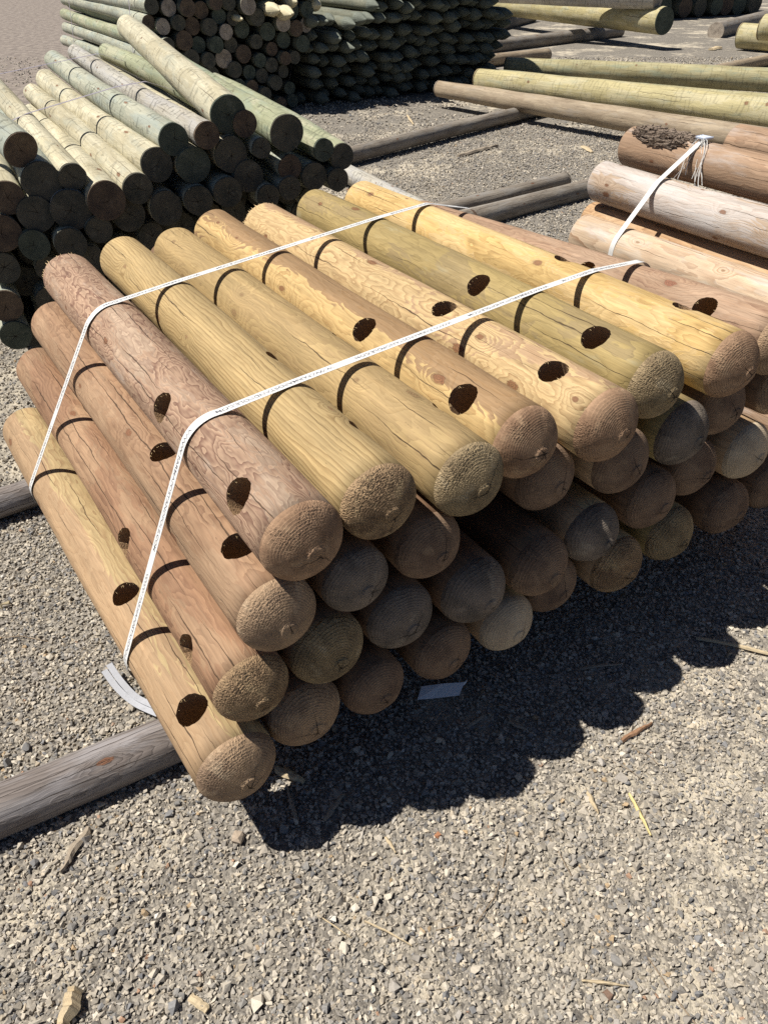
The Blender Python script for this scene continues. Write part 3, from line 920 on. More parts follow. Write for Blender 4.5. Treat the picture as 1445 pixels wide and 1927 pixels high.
# ------------------------------------------------------------------ bearers under the stacks
def bearer(A, B, r, mat, label, group='bearers lying on the gravel', seed=1, cat='bearer', end='cut_grey', ext=0, squash=1.0, name='bearer_log', amp=.004):
    A = Vector(A); B = Vector(B)
    rt = post(name, A, B, r, r * .96, mat, end, label, group, cat, seed=seed, amp=amp, bow=.012, end='flat', far_end=True, nl=40, na=32)
    if squash != 1: rt.scale = (1, 1, squash)
    return rt
def ray_ext(a, b, e0, e1):
    v = (b - a).normalized()
    return a - v * e0, b + v * e1
a, b = at(0, 1521, .062), at(322, 1389, .062)
bearer(*ray_ext(a, b, .55, .18), .060, 'weathered', 'silvery weathered bearer log running from the left under the blond corner post', seed=201)
a, b = at(0, 946, .055), at(85, 918, .055)
bearer(*ray_ext(a, b, .8, .30), .052, 'weathered', 'grey bearer log poking out left under the far half of the bundle', seed=202)
a, b = at(1062, 338, .06), at(870, 384, .06)
bearer(*ray_ext(a, b, 0.0, 1.1), .060, 'ashgrey', 'shorter grey-brown bearer behind the bundle, ending on open gravel', seed=203)
a, b = at(1115, 349, .065), at(900, 405, .065)
bearer(*ray_ext(a, b, 1.6, 1.1), .074, 'ashgrey', 'longer cracked bearer running under the silvery log at the right', seed=204)
a, b = at(985, 212, .075), at(662, 292, .075)
bearer(*ray_ext(a, b, .5, .9), .070, 'ashgrey', 'straight pale-edged bearer between the log pile and the long poles', seed=205)
a, b = at(1166, 57, .10), at(953, 82, .10)
bearer(*ray_ext(a, b, 0, .8), .115, 'ashgrey', 'knobbly bearer log beyond the stakes, ending under the far lime pole', seed=206)
a, b = at(1030, 101, .08), at(940, 112, .08)
bearer(*ray_ext(a, b, 0, 1.4), .085, 'umber', 'short stubby bearer end poking out from the stake stack', seed=207)
a, b = at(1003, 30, .10), at(945, 45, .10)
bearer(*ray_ext(a, b, 0, 1.5), .12, 'ashgrey', 'small bearer end high beside the stake stack', seed=208)
a, b = at(1445, 34, .11), at(1347, 58, .11)
bearer(*ray_ext(a, b, 3, 0), .17, 'ashgrey', 'round-ended grey bearer at the upper right beside the lime log', seed=209)
a, b = at(1445, 113, .07), at(1330, 137, .07)
bearer(*ray_ext(a, b, 2, 1.2), .085, 'umber', 'bearer passing behind the far end of the mossy pole at right', seed=210)
a, b = at(650, 322, .10), at(800, 396, .10)
bearer(*ray_ext(a, b, .6, 1.2), .072, 'greyed', 'grey weathered pole lying behind the bright yellow post', group=None, seed=211, cat='pole', name='weathered_pole')

# ------------------------------------------------------------------ pile of cut logs behind the bundle
D2, P2 = axes(28)
BACK = {
 'b1': ((-1.425, 3.265, 0.939), tuple(at(-60, 205, 1.05)), 0.068, 'sage'), 'b2': ((-1.381, 3.289, 0.809), None, 0.077, 'sage'), 'b3': ((-1.274, 3.345, 0.818), tuple(at(-18, 150, 1.03)), 0.055, 'cream'),
 'b4': ((-1.509, 3.221, 0.765), None, 0.065, 'cream'), 'b5': ((-1.427, 3.264, 0.691), None, 0.071, 'cream'), 'b6': ((-1.306, 3.328, 0.693), None, 0.079, 'greyed'),
 'b7': ((-1.178, 3.396, 0.719), (-2.068, 5.017, 0.774), 0.078, 'cream'), 'b8': ((-1.053, 3.463, 0.746), (-2.034, 5.025, 0.884), 0.064, 'cream'),
 'b9': ((-0.963, 3.511, 0.828), (-1.954, 5.069, 0.946), 0.069, 'cream'), 'b10': ((-0.826, 3.583, 0.812), None, 0.075, 'cream'),
 'b11': ((-0.887, 3.551, 0.92), (-1.896, 5.097, 1.041), 0.064, 'sage'), 'b12': ((-0.771, 3.613, 0.931), (-1.788, 5.151, 1.078), 0.055, 'greyed'),
 'b13': ((-0.665, 3.669, 0.994), (-1.497, 5.311, 1.187), 0.077, 'cream'), 'b14': ((-0.598, 3.69, 0.955), (-1.627, 5.237, 1.068), 0.055, 'green'),
 'b15': ((-0.447, 3.785, 0.908), None, 0.075, 'green'), 'b16': ((-0.672, 3.665, 0.838), (-1.70, 5.20, 0.99), 0.074, 'cream'),
 'b17': ((-0.556, 3.727, 0.854), None, 0.042, 'sage'), 'b18': ((-0.612, 3.697, 0.74), None, 0.066, 'sage'), 'b19': ((-0.714, 3.643, 0.694), None, 0.063, 'sage'),
 'b20': ((-0.834, 3.579, 0.67), None, 0.062, 'sage'), 'b21': ((-0.958, 3.513, 0.651), None, 0.071, 'cream'), 'b22': ((-1.099, 3.438, 0.64), None, 0.070, 'sage'),
 'b23': ((-1.225, 3.371, 0.604), None, 0.055, 'sage'), 'b24': ((-1.338, 3.311, 0.566), None, 0.064, 'sage'), 'b25': ((-1.461, 3.246, 0.574), None, 0.061, 'green'),
 'b26': ((-1.557, 3.195, 0.633), None, 0.073, 'sage'), 'b27': ((-0.292, 3.867, 0.821), None, 0.049, 'green'), 'b28': ((-0.204, 3.914, 0.782), None, 0.058, 'green'),
 'b29': ((-0.439, 3.789, 0.76), None, 0.054, 'sage'), 'b30': ((-0.338, 3.843, 0.709), None, 0.060, 'sage'), 'b31': ((-0.23, 3.901, 0.684), None, 0.053, 'sage'),
 'b32': ((-0.547, 3.732, 0.651), None, 0.052, 'sage'), 'b33': ((-0.452, 3.782, 0.676), None, 0.052, 'sage'), 'b34': ((-1.585, 3.18, 0.495), None, 0.063, 'sage'),
 'b35': ((-1.617, 3.163, 0.35), None, 0.067, 'sage'), 'b36': ((-1.613, 3.165, 0.222), None, 0.063, 'sage'), 'b37': ((-1.277, 3.344, 0.488), None, 0.053, 'sage'),
}
BL = {
 'b1': ('cut_brown', 'sage green log cut off by the left side, highest at that side of the pile'),
 'b2': ('cut_dark', 'thick log with star-cracked end below the sage green log at the far left'),
 'b3': ('cut_dark', 'thin cream log between two thick ends at the left of the log pile'),
 'b4': ('cut_brown', 'grey end half cut off by the left side, under the sage green log'),
 'b5': ('cut_dark', 'round dark end just below the star-cracked end'),
 'b6': ('cut_dark', 'big dark end right below the thin cream log'),
 'b7': ('cut_brown', 'wide brown end with sideways crack, cream log behind it'),
 'b8': ('cut_dark', 'cream log with rough black end beside the wide brown end'),
 'b9': ('cut_dark', 'cream scaly log, third long bright one from the left'),
 'b10': ('cut_green', 'round greenish end with a bright rim and stray splinter beneath the sage log'),
 'b11': ('cut_green', 'sage green log with black end left of the small grey log'),
 'b12': ('cut_brown', 'small grey log with reddish end under the topmost log'),
 'b13': ('cut_green', 'topmost cream log lying askew across the pile with split grey end'),
 'b14': ('cut_brown', 'mossy green log passing beneath the topmost cream log'),
 'b15': ('cut_dark', 'green log with ragged rim right of the topmost cream log'),
 'b16': ('cut_dark', 'large dark end with bright edge below the topmost log'),
 'b17': ('cut_dark', 'narrow dark end beneath the ragged green log'),
 'b18': ('cut_dark', 'shaded dark end below the bright-edged large end'),
 'b19': ('cut_dark', 'mottled bluish end left of the shaded dark end'),
 'b20': ('cut_dark', 'black end with thin bright rim low in the middle of the pile'),
 'b21': ('cut_dark', 'black end with a bright sliver of bark above it'),
 'b22': ('cut_dark', 'dark end tucked under the black end of the cream log'),
 'b23': ('cut_dark', 'small round end in the third row, under the wide brown end'),
 'b24': ('cut_dark', 'dim end behind the far tip of the tan post'),
 'b25': ('cut_green', 'small green end standing out among black ends at left'),
 'b26': ('cut_brown', 'cracked brown end at the left side, above a bluish end'),
 'b27': ('cut_green', 'small grey-green end at the right corner with a sunlit ring'),
 'b28': ('cut_dark', 'last end at the right corner of the log pile, above the bearer'),
 'b29': ('cut_brown', 'oval dark end below the ragged green log'),
 'b30': ('cut_dark', 'dim round end under the right corner logs'),
 'b31': ('cut_dark', 'dim end touching the bright yellow post at the right'),
 'b32': ('cut_dark', 'dim end just above the fawn post'),
 'b33': ('cut_dark', 'dim end just above the olive post'),
 'b34': ('cut_dark', 'bluish end at the left side, third from the bottom'),
 'b35': ('cut_brown', 'dark end at the left side, second from the bottom'),
 'b36': ('cut_green', 'round greenish end at the lower left, lowest of the pile'),
 'b37': ('cut_dark', 'dim end behind the far tip of the reddish corner post'),
}
GB = 'short cut logs in the strapped pile behind the bundle'
O2b = P0 - D * 2.60
extra = [(88, 500, .052), (228, 462, .055), (283, 440, .056), (345, 425, .055), (400, 407, .052), (92, 560, .058), (440, 392, .05), (578, 368, .05)]
spots = ['dim end behind the gap left of the reddish corner post', 'dim end behind the tan post tip', 'dim end above the dull tan post', 'dim end above the two-tone post',
         'dim end left of the fawn post tip', 'dim end low at the left above the rust posts', 'dim end behind the fawn post tip', 'dim end behind the olive post tip']
cpl = D2.dot(P0 - D * 2.62)
for (x, y, r), lab in zip(extra, spots):
    ry = RT * (x - 722.5) + DN * (y - 963.5) + FW * 1447.0
    t = (cpl - D2.dot(Vector((0, 0, CAMZ)))) / D2.dot(ry)
    q = Vector((0, 0, CAMZ)) + ry * t
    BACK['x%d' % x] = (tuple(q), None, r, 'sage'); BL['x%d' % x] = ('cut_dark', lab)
for i, (k, (q, f, r, mt)) in enumerate(BACK.items()):
    q = Vector(q)
    f = Vector(f) if f else q - D2 * 1.85 + Vector((0, 0, .10 if q.z > .75 else 0)) + P2 * rng.uniform(-.02, .02)
    j = rng.uniform(-.03, .03)
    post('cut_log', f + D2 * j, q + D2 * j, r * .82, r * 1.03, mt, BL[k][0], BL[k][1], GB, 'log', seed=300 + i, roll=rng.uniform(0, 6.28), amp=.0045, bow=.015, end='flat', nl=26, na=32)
# inner logs of the same pile, seen only as dark ends in its gaps
GI = 'dim ends low in the shaded face of the log pile'
k_ = 0
for r_ in range(5):
    for c_ in range(12):
        p_ = .20 + .140 * c_ + .07 * (r_ % 2); z = .13 + .125 * r_
        if p_ > 1.72 - .05 * r_: continue
        q = O2b + P2 * p_ + D2 * rng.uniform(-.16, -.05) + Vector((0, 0, z))
        k_ += 1
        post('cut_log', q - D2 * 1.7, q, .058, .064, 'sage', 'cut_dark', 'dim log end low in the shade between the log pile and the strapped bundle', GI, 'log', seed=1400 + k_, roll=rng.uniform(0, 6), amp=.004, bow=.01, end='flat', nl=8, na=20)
# two dull straps across that pile
BC = []
for k, (q, f, r, mt) in BACK.items():
    if k in ('b13', 'b15', 'b14', 'b1', 'b27', 'b28') : continue
    q = Vector(q); f = Vector(f) if f else q - D2 * 1.85 + Vector((0, 0, .10 if q.z > .75 else 0))
    BC.append((q, f, r))
O2 = P0 - D * 2.55
for (frac, w, lab, cat) in ((.36, .020, 'dull purple strap across the log pile, nearer of two', 'strap'), (.74, .019, 'dull rusty strap across the log pile, farther of two', 'strap')):
    cs = []
    for q, f, r in BC:
        c = q.lerp(f, frac); cs.append((P2.dot(c - O2), c.z, r * 1.0 + .012))
    dd = sum(D2.dot(q.lerp(f, frac) - O2) for q, f, r in BC) / len(BC)
    bundle_strap('strap', cs, (lambda q, dd=dd: dd - .06 * (q.x - .7)), w, M['steel_strap'], lab, 'dull straps on the log pile', ax=(D2, P2), origin=O2, gap=.001,
                 keep=lambda q: q.y > .35)

# ------------------------------------------------------------------ bundle of larch posts at the right
D3, P3 = axes(34)
O3 = P0
GR = 'round posts in the bundle at the right'
RB = {   # p, d of the far (visible) end, z, radius
 'R0': (2.76, -1.02, .935, .080, 'barkbrown', 'brown log lying at the top of the right bundle behind the bark-patched log'),
 'R1': (2.581, -1.392, .890, .080, 'barkbrown', 'brown log with a patch of rough bark and a strap buckle, right bundle'),
 'R2': (2.384, -1.353, .780, .082, 'silver', 'silvery weathered log with a long crack under the strap'),
 'R2b': (2.40, -1.384, .612, .080, 'orange', 'orange-brown log half hidden between the silvery and straw logs'),
 'R3': (2.215, -1.256, .612, .086, 'straw', 'straw log with bold parallel grain and big knots beside the pinkish post'),
 'R4': (2.20, -1.28, .43, .084, 'barkbrown', 'dark log low in the right bundle under the straw log'),
 'R5': (2.19, -1.26, .25, .084, 'barkbrown', 'lowest log of the right bundle next to the pinkish post'),
 'R6': (2.60, -1.30, .70, .084, 'barkbrown', 'inner log of the right bundle under the bark-patched log'),
}
def W3(p, d, z): return O3 + P3 * p + D3 * d + Vector((0, 0, z))
for i, (k, (p_, d_, z, r, mt, lab)) in enumerate(RB.items()):
    rt = post('larch_post', W3(p_, d_, z), W3(p_, d_ + 1.85, z - (.02 if k != 'R0' else 0)), r * .98, r, mt, 'end_brown', lab, GR, 'post', seed=420 + i, roll=(.3 if k == 'R3' else rng.uniform(-.5, .5)), amp=.0035, bow=.008, nl=36, na=44)
    if k == 'R1':
        # shaggy bark left on the log: overlapping shreds along the grain
        v, f = [], []
        rb_ = random.Random(77)
        for q in range(260):
            u = rb_.uniform(-1, 1); w_ = rb_.uniform(-1, 1)
            if u * u + w_ * w_ > 1: continue
            x = .19 + .14 * u; th = -.50 + .62 * w_
            ln = rb_.uniform(.025, .095) * (1 - .4 * abs(u)); wd_ = rb_.uniform(.0012, .0045)
            yaw = rb_.gauss(0, .16); up = rb_.uniform(.000, .007); tip = rb_.uniform(-.002, .011)
            n_seg = 4; b = len(v)
            for k2 in range(n_seg + 1):
                t = k2 / n_seg - .5
                ww = wd_ * (1 - 1.5 * t * t) * rb_.uniform(.75, 1.2)
                for sgn, hh in ((-1, .0), (-.2, .0045), (1, .001), (.2, -.004)):
                    rr = r + .0035 + up + tip * (t + .5) ** 2 + hh
                    aa = th + (t * ln * yaw + sgn * ww) / r
                    v.append((x + t * ln, rr * math.sin(aa), rr * math.cos(aa)))
            for k2 in range(n_seg):
                for m_ in range(4):
                    p1 = b + k2 * 4 + m_; p2 = b + k2 * 4 + (m_ + 1) % 4
                    f.append((p1, p1 + 4, p2 + 4, p2))
            f.append((b, b + 1, b + 2, b + 3)); f.append((b + 4 * n_seg + 3, b + 4 * n_seg + 2, b + 4 * n_seg + 1, b + 4 * n_seg))
        me = mesh_from('bark_patch', v, f, False)
        bm = bmesh.new(); bm.from_mesh(me); bmesh.ops.recalc_face_normals(bm, faces=bm.faces); bm.to_mesh(me); bm.free()
        link('bark_patch', me, M['bark'], rt)
# its woven strap with buckle and frayed ends
bc = [(p_, z, r + .002) for k, (p_, d_, z, r, *_r) in RB.items() if k in ('R1', 'R2', 'R3', 'R4', 'R5')]
a0 = at(1312, 262, .978); a1 = at(1150, 452, .665)
da, db = D3.dot(a0 - O3), D3.dot(a1 - O3); za, zb = .975, .665
st = bundle_strap('strap', bc, (lambda q: da + (db - da) * min(1.25, max(0, (za - q.y) / (za - zb)))), .022, M['cord_strap'], 'white woven cord strap with frayed buckle across the right bundle', None, ax=(D3, P3), origin=O3, gap=.001,
             keep=lambda q: q.x < 2.58 and q.y > .28, cat='strap')
bk = W3(2.575, da - .0, .976)
bm = bmesh.new()
def rod(bm, pts, r, n=6):
    rings = []
    for i, q in enumerate(pts):
        q = Vector(q)
        t = (Vector(pts[min(i + 1, len(pts) - 1)]) - Vector(pts[max(i - 1, 0)])).normalized()
        u = t.orthogonal().normalized(); w_ = t.cross(u)
        rings.append([bm.verts.new(q + (u * math.cos(2 * PI * k / n) + w_ * math.sin(2 * PI * k / n)) * r) for k in range(n)])
    for A_, B_ in zip(rings[:-1], rings[1:]):
        for k in range(n): bm.faces.new((A_[k], A_[(k + 1) % n], B_[(k + 1) % n], B_[k]))
    bm.faces.new(rings[0][::-1]); bm.faces.new(rings[-1])
loc = bk - st.location
for s in (-.016, 0, .016):
    rod(bm, [loc + D3 * -.02 + P3 * (s - .01) + Vector((0, 0, .006)), loc + D3 * .022 + P3 * (s - .01) + Vector((0, 0, .006))], .0055)
rod(bm, [loc + D3 * .022 + P3 * -.03 + Vector((0, 0, .007)), loc + D3 * .024 + P3 * .012 + Vector((0, 0, .007))], .0045)
rod(bm, [loc + D3 * -.02 + P3 * -.03 + Vector((0, 0, .007)), loc + D3 * -.022 + P3 * .012 + Vector((0, 0, .007))], .0045)
me = bpy.data.meshes.new('buckle'); bm.to_mesh(me); bm.free()
link('buckle', me, M['buckle'], st)
bm = bmesh.new()
for k in range(16):
    rr_ = random.Random(900 + k)
    p0 = loc + D3 * rr_.uniform(-.012, .02) + P3 * rr_.uniform(-.03, .0) + Vector((0, 0, .004))
    run = rr_.uniform(.04, .13) if k < 11 else rr_.uniform(.08, .16)
    side = rr_.uniform(-.05, .14)
    pts = [p0]
    for s in range(1, 9):
        t = s / 8
        drop = -(run * t) * .75 - .05 * t * t
        pts.append(p0 - P3 * (run * t * .9) + D3 * (side * t + .012 * math.sin(5 * t + k)) + Vector((0, 0, drop + .012 * (1 - t))))
    rod(bm, pts, rr_.uniform(.0007, .0018), 4)
me = bpy.data.meshes.new('frayed_strands'); bm.to_mesh(me); bm.free()
link('frayed_strands', me, M['cord_strap'], st)

# ------------------------------------------------------------------ long poles and far timber
def pole(a, b, r0, r1, mat, em, label, seed, group='long poles laid out on bearers', e0=0, e1=0, name='long_pole', cat='pole'):
    a, b = ray_ext(a, b, e0, e1)
    return post(name, a, b, r0, r1, mat, em, label, group, cat, seed=seed, roll=rng.uniform(0, 6), amp=.006, bow=.02, end='flat', far_end=True, nl=40, na=32)
pole(at(826, 166, .20), at(1200, 228, .20), .085, .13, 'umber', 'cut_grey', 'long umber brown pole lying nearest, its tip in the shade of the stakes', 501, e1=3.0)
pole(at(902, 150, .235), at(1445, 219, .235), .125, .16, 'lime', 'cut_pale', 'long yellow pole lying directly behind the umber pole', 502, e1=2.0)
pole(at(922, 146, .23), at(1445, 196, .23), .10, .12, 'mossy', 'cut_pale', 'mossy topped pole mostly hidden behind the long yellow pole', 503, e1=2.0)
pole(at(953, 125, .20), at(1445, 152, .20), .115, .145, 'mossy', 'cut_green', 'lone mossy yellow pole with a brown scar, lying apart behind the others', 504, e1=2.0)
pole(at(900, 1, .45), at(1250, 38, .45), .20, .215, 'lime', 'cut_green', 'lime green far pole ending beside the dark timber stack', 505, 'far poles beyond the gravel', e0=2.0)
pole(at(985, -18, .80), at(1238, -8, .80), .20, .20, 'greyed', 'cut_grey', 'grey far pole resting above the lime green far pole', 506, 'far poles beyond the gravel', e0=2.0)
pole(at(1395, 66, .22), at(1470, 72, .22), .20, .21, 'lime', 'cut_pale', 'lime log end sticking in at the upper right', 507, 'far poles beyond the gravel', e1=3.0)
pole(at(1436, 50, .50), at(1480, 53, .50), .18, .2, 'lime', 'cut_pale', 'second lime log lying on top of the one at the upper right', 508, 'far poles beyond the gravel', e1=3.0)
# dark timber stack at the upper right: rows of shaded ends
D6, P6 = axes(30)
base6 = at(1262, 46, .0)
row_no = ('bottom', 'second', 'third', 'fourth', 'fifth')
ordn = ('first', 'second', 'third', 'fourth', 'fifth', 'sixth', 'seventh', 'eighth', 'ninth', 'tenth', 'eleventh', 'twelfth', 'thirteenth', 'fourteenth', 'fifteenth', 'sixteenth', 'seventeenth', 'eighteenth', 'nineteenth', 'twentieth', 'twenty-first', 'twenty-second', 'twenty-third')
for r_ in range(4):
    for c_ in range(9):
        q = base6 + P6 * (.55 * c_ + .27 * (r_ % 2) + rng.uniform(-.05, .05)) - D6 * (1.2 + rng.uniform(-.1, .1)) + Vector((0, 0, .24 + .44 * r_))
        rr_ = rng.uniform(.20, .25)
        post('timber_log', q - D6 * 4, q, rr_, rr_, 'stake', rng.choice(('cut_green', 'cut_dark', 'cut_brown')),
             'shaded log end, %s from the left in the %s row of the far right stack' % (ordn[c_], row_no[r_]), 'log ends in the dark far right stack', 'log', seed=520 + r_ * 9 + c_, end='flat', nl=8, na=20, amp=.01, bow=.02)

# ------------------------------------------------------------------ tall pile of green logs
D4, P4 = axes(30)
O4 = Vector((-.95, 10.06, 0))
GREEN = [(-1.59, 1.06, 0.074), (-1.64, 0.92, 0.067), (-1.42, 1.04, 0.078), (-1.25, 1.04, 0.083), (-1.08, 1.01, 0.079), (-0.94, 1.08, 0.073), (-0.78, 1.07, 0.074), (-0.59, 1.04, 0.086), (-0.49, 0.93, 0.082), (-0.31, 1.01, 0.079), (-0.06, 0.98, 0.089), (0.12, 0.98, 0.078), (-1.51, 0.88, 0.075), (-1.35, 0.91, 0.073), (-1.19, 0.87, 0.084), (-1.02, 0.86, 0.081), (-0.89, 0.95, 0.077), (-0.73, 0.93, 0.075), (-0.85, 0.81, 0.075), (-0.63, 0.82, 0.087), (-0.36, 0.79, 0.088), (-0.2, 0.87, 0.084), (-0.03, 0.81, 0.078), (0.13, 0.83, 0.074), (-1.51, 0.72, 0.073), (-1.31, 0.75, 0.092), (-1.15, 0.7, 0.078), (-0.98, 0.7, 0.079), (-0.78, 0.68, 0.075), (-0.49, 0.7, 0.072), (-0.31, 0.62, 0.069), (-0.16, 0.7, 0.082), (0.04, 0.66, 0.083), (-1.26, 0.58, 0.091), (-1.08, 0.56, 0.076), (-0.89, 0.56, 0.092), (-0.65, 0.59, 0.089), (-0.47, 0.52, 0.073), (-0.19, 0.53, 0.069), (-0.06, 0.53, 0.066), (-1.03, 0.41, 0.08), (-0.78, 0.45, 0.081), (-0.6, 0.41, 0.073), (-0.46, 0.37, 0.074), (-0.34, 0.47, 0.074), (-0.18, 0.39, 0.067), (-0.75, 0.28, 0.082), (-0.61, 0.28, 0.066), (-0.33, 0.3, 0.075), (-0.48, 0.2, 0.075), (-0.29, 0.09, 0.068), (-0.61, 0.12, 0.075),
         (-1.62, 1.23, .075), (-1.45, 1.21, .076), (-1.28, 1.20, .075), (-1.1, 1.19, .078), (-.93, 1.24, .074), (-.76, 1.23, .078), (-.56, 1.21, .078), (-.39, 1.17, .075), (-.2, 1.16, .078), (-.03, 1.15, .078), (.14, 1.13, .07), (-1.5, 1.38, .08), (-1.3, 1.37, .08), (-1.1, 1.36, .08), (-.9, 1.39, .08), (-.7, 1.38, .08), (-.5, 1.36, .08), (-.28, 1.33, .08), (-.08, 1.32, .08),
         (-1.66, .76, .072), (-1.68, .60, .072), (-1.70, .44, .072), (-1.45, .55, .08), (-1.30, .42, .075), (-1.5, .38, .075), (-1.15, .28, .08), (-.95, .26, .08), (-.85, .12, .08), (-1.05, .12, .08), (-1.3, .25, .08), (-1.3, .1, .08), (-.12, .22, .07), (-.1, .09, .07)]
GREEN.sort(key=lambda q: (round(q[1] / .16), q[0]))
rows4 = {}
for q in GREEN: rows4.setdefault(round(q[1] / .16), []).append(q)
rown = ('lowest', 'second', 'third', 'fourth', 'fifth', 'sixth', 'seventh', 'eighth', 'ninth', 'tenth', 'eleventh', 'twelfth', 'thirteenth', 'fourteenth')
i = 0
for ri, (rk, qs) in enumerate(sorted(rows4.items())):
    for ci, (p_, z, r) in enumerate(sorted(qs)):
        i += 1
        j = rng.uniform(-.10, .06)
        left = p_ < -1.48
        dd = -1.15 * max(0, 0) 
        B_ = O4 + P4 * p_ + D4 * j + Vector((0, 0, z)); A_ = B_ - D4 * 4.2 + P4 * rng.uniform(-.03, .03)
        post('green_log', A_, B_, r * .93, r, rng.choice(('sage', 'green', 'sage')) if left else 'stake', rng.choice(('cut_green', 'cut_dark', 'cut_brown', 'cut_grey' if rng.random() < .35 else 'cut_dark')),
             'log end in the tall green pile, %s from left, %s row up' % (ordn[min(ci, 22)], rown[min(ri, 9)]), 'logs in the tall green pile', 'log', seed=600 + i, end='flat', nl=14, na=24, amp=.004, bow=.02, roll=rng.uniform(0, 6))
# two upright steel straps on its sunlit side
for k, (dd, lab) in enumerate(((-.42, 'dark vertical strap on the green pile, nearer the cut ends'), (-3.4, 'dark vertical strap on the green pile, at its far end'))):
    cs = [(p_, z, r + .004) for (p_, z, r) in GREEN]
    bundle_strap('strap', cs, (lambda q, dd=dd: dd), .022, M['steel_strap'], lab, 'vertical straps on the green pile', ax=(D4, P4), origin=O4, gap=.002)

# ------------------------------------------------------------------ stack of pointed stakes
D5, P5 = axes(34)
GS = 'pointed stakes in the dark stack'
def stake(A, B, r, mat, tmat, label, group, seed, roll):
    L = (B - A).length
    rt = root('pointed_stake', frame(A, B, roll)); tag(rt, label, 'stake', group)
    rf = radius_fn(r * .96, r, L, seed, .003); bf = bow_fn(L, seed, .01)
    link('shaft', shaft_mesh(L, rf, bf, 10, 20, cap_near=False), M[mat], rt)
    rnd = random.Random(seed)
    na = 20; tl = rnd.uniform(.15, .21)
    v, f = [], []
    by, bz = bf(L)
    for i, t in enumerate((0, .18, .45, .75, 1.0)):
        for j in range(na):
            th = 2 * PI * j / na
            rr_ = rf(L, th)
            sq = 1 + .35 * (1 / max(abs(math.cos(th)), abs(math.sin(th))) - 1)       # faintly faceted point
            lim = (1.0 - t ** 1.25) * 1.08 * sq * r + .007
            q = min(rr_, lim)
            v.append((L + tl * t, by + q * math.sin(th), bz + q * math.cos(th)))
    for i in range(4):
        for j in range(na):
            a = i * na + j; b = i * na + (j + 1) % na
            f.append((a, b, b + na, a + na))
    f.append(tuple(range(4 * na, 5 * na)))
    me = mesh_from('pointed_tip', v, f, False)
    bm = bmesh.new(); bm.from_mesh(me); bmesh.ops.recalc_face_normals(bm, faces=bm.faces); bm.to_mesh(me); bm.free()
    link('pointed_tip', me, M[tmat], rt)
    return rt
n_ = 0
for r_ in range(14):
    c0 = 0
    for c_ in range(21):
        p_ = .16 + .148 * c_ + .074 * (r_ % 2) + rng.uniform(-.035, .035)
        z = .085 + .128 * r_ + rng.uniform(-.028, .028)
        if z > .93 and p_ < .95 + .10 * (r_ - 7): continue
        if p_ > 3.12 - .05 * abs(r_ - 4): continue
        n_ += 1
        B_ = O4 + P5 * p_ + D5 * (rng.uniform(-.16, .10) - .20 + .030 * r_) + Vector((0, 0, z))  # upper rows pushed out, an overhang added to shade the tips below
        A_ = B_ - D5 * 1.7 + P5 * rng.uniform(-.02, .02)
        rr_ = rng.uniform(.052, .070)
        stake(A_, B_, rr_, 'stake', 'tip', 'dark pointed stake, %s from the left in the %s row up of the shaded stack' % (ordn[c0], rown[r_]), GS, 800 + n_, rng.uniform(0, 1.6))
        c0 += 1
for k, (x, y, z, lab) in enumerate(((637, 33, 1.0, 'sunlit pale stake bound with a dark band at the near corner of the stack'), (662, 14, 1.06, 'sunlit pale stake lying highest behind the bound one'), (690, 42, .97, 'sunlit pale stake tip poking out beyond the bound one'), (712, 21, 1.02, 'sunlit greenish stake tip at the top of the stack'), (725, 50, .96, 'half-lit stake tip right of the pale tips'), (668, 68, .93, 'thin sunlit sliver of a stake just under the bound one'))):
    B_ = at(x, y, z)
    B_ = O4 + P5 * P5.dot(B_ - O4) + D5 * (.05 - .10 * (k % 2)) + Vector((0, 0, z))
    B_ = B_ if abs(D5.dot(at(x, y, z) - O4)) > .5 else at(x, y, z)
    stake(B_ - D5 * 1.7 + Vector((0, 0, .02)), B_, (.03 if k == 5 else .066), 'litstake', 'littip', lab, 'sunlit stakes on top of the stack', 990 + k, .3 * k)
# ------------------------------------------------------------------ ground
T = NT('gravel_bed')
obj = T.node('ShaderNodeTexCoord').outputs['Object']
n1 = T.noise(obj, 1.1, 4.0, .6)
n2 = T.noise(obj, 9.0, 4.0, .65)
n3 = T.noise(obj, 160.0, 3.0, .7)
v1 = T.voro(obj, 78.0, 'F1', '2D', 1.0)
vc = T.sep(v1[1])
v2 = T.voro(obj, 210.0, 'F1', '2D', 1.0)
v2c = T.sep(v2[1])
stone = T.mix(vc[0], (.085, .08, .075), (.32, .295, .255))
fine = T.mix(v2c[0], (.10, .09, .08), (.30, .265, .215))
sand = T.ss(T.m('ADD', T.m('MULTIPLY', n1, .75), T.m('MULTIPLY', n2, .45)), .60, .74)
col = T.mix(.5, stone, fine)  # bed colour kept dark so gaps between stones look shaded
rgt = T.m('MULTIPLY', T.ss(T.sep(obj)[0], .2, .8), T.m('SUBTRACT', 1.0, T.ss(T.sep(obj)[1], 1.3, 2.0)))
sand = T.m('MAXIMUM', sand, T.m('MULTIPLY', rgt, T.ss(n2, .46, .60)))
col = T.mix(T.m('MULTIPLY', sand, .8), col, (.56, .495, .385))
col = T.mul(col, T.lin(n3, .25, .75, .75, 1.2))
pos = T.sep(obj)
dirt = T.ss(T.m('ADD', T.m('MULTIPLY', pos[0], -1.0), T.m('ADD', T.m('MULTIPLY', pos[1], -.05), T.m('MULTIPLY', n1, .6))), 2.3, 3.4)
far = T.ss(pos[1], 6.5, 9.0)
col = T.mix(T.m('MULTIPLY', dirt, far), col, T.mix(T.ss(n2, .35, .65), (.165, .14, .125), (.29, .25, .215)))
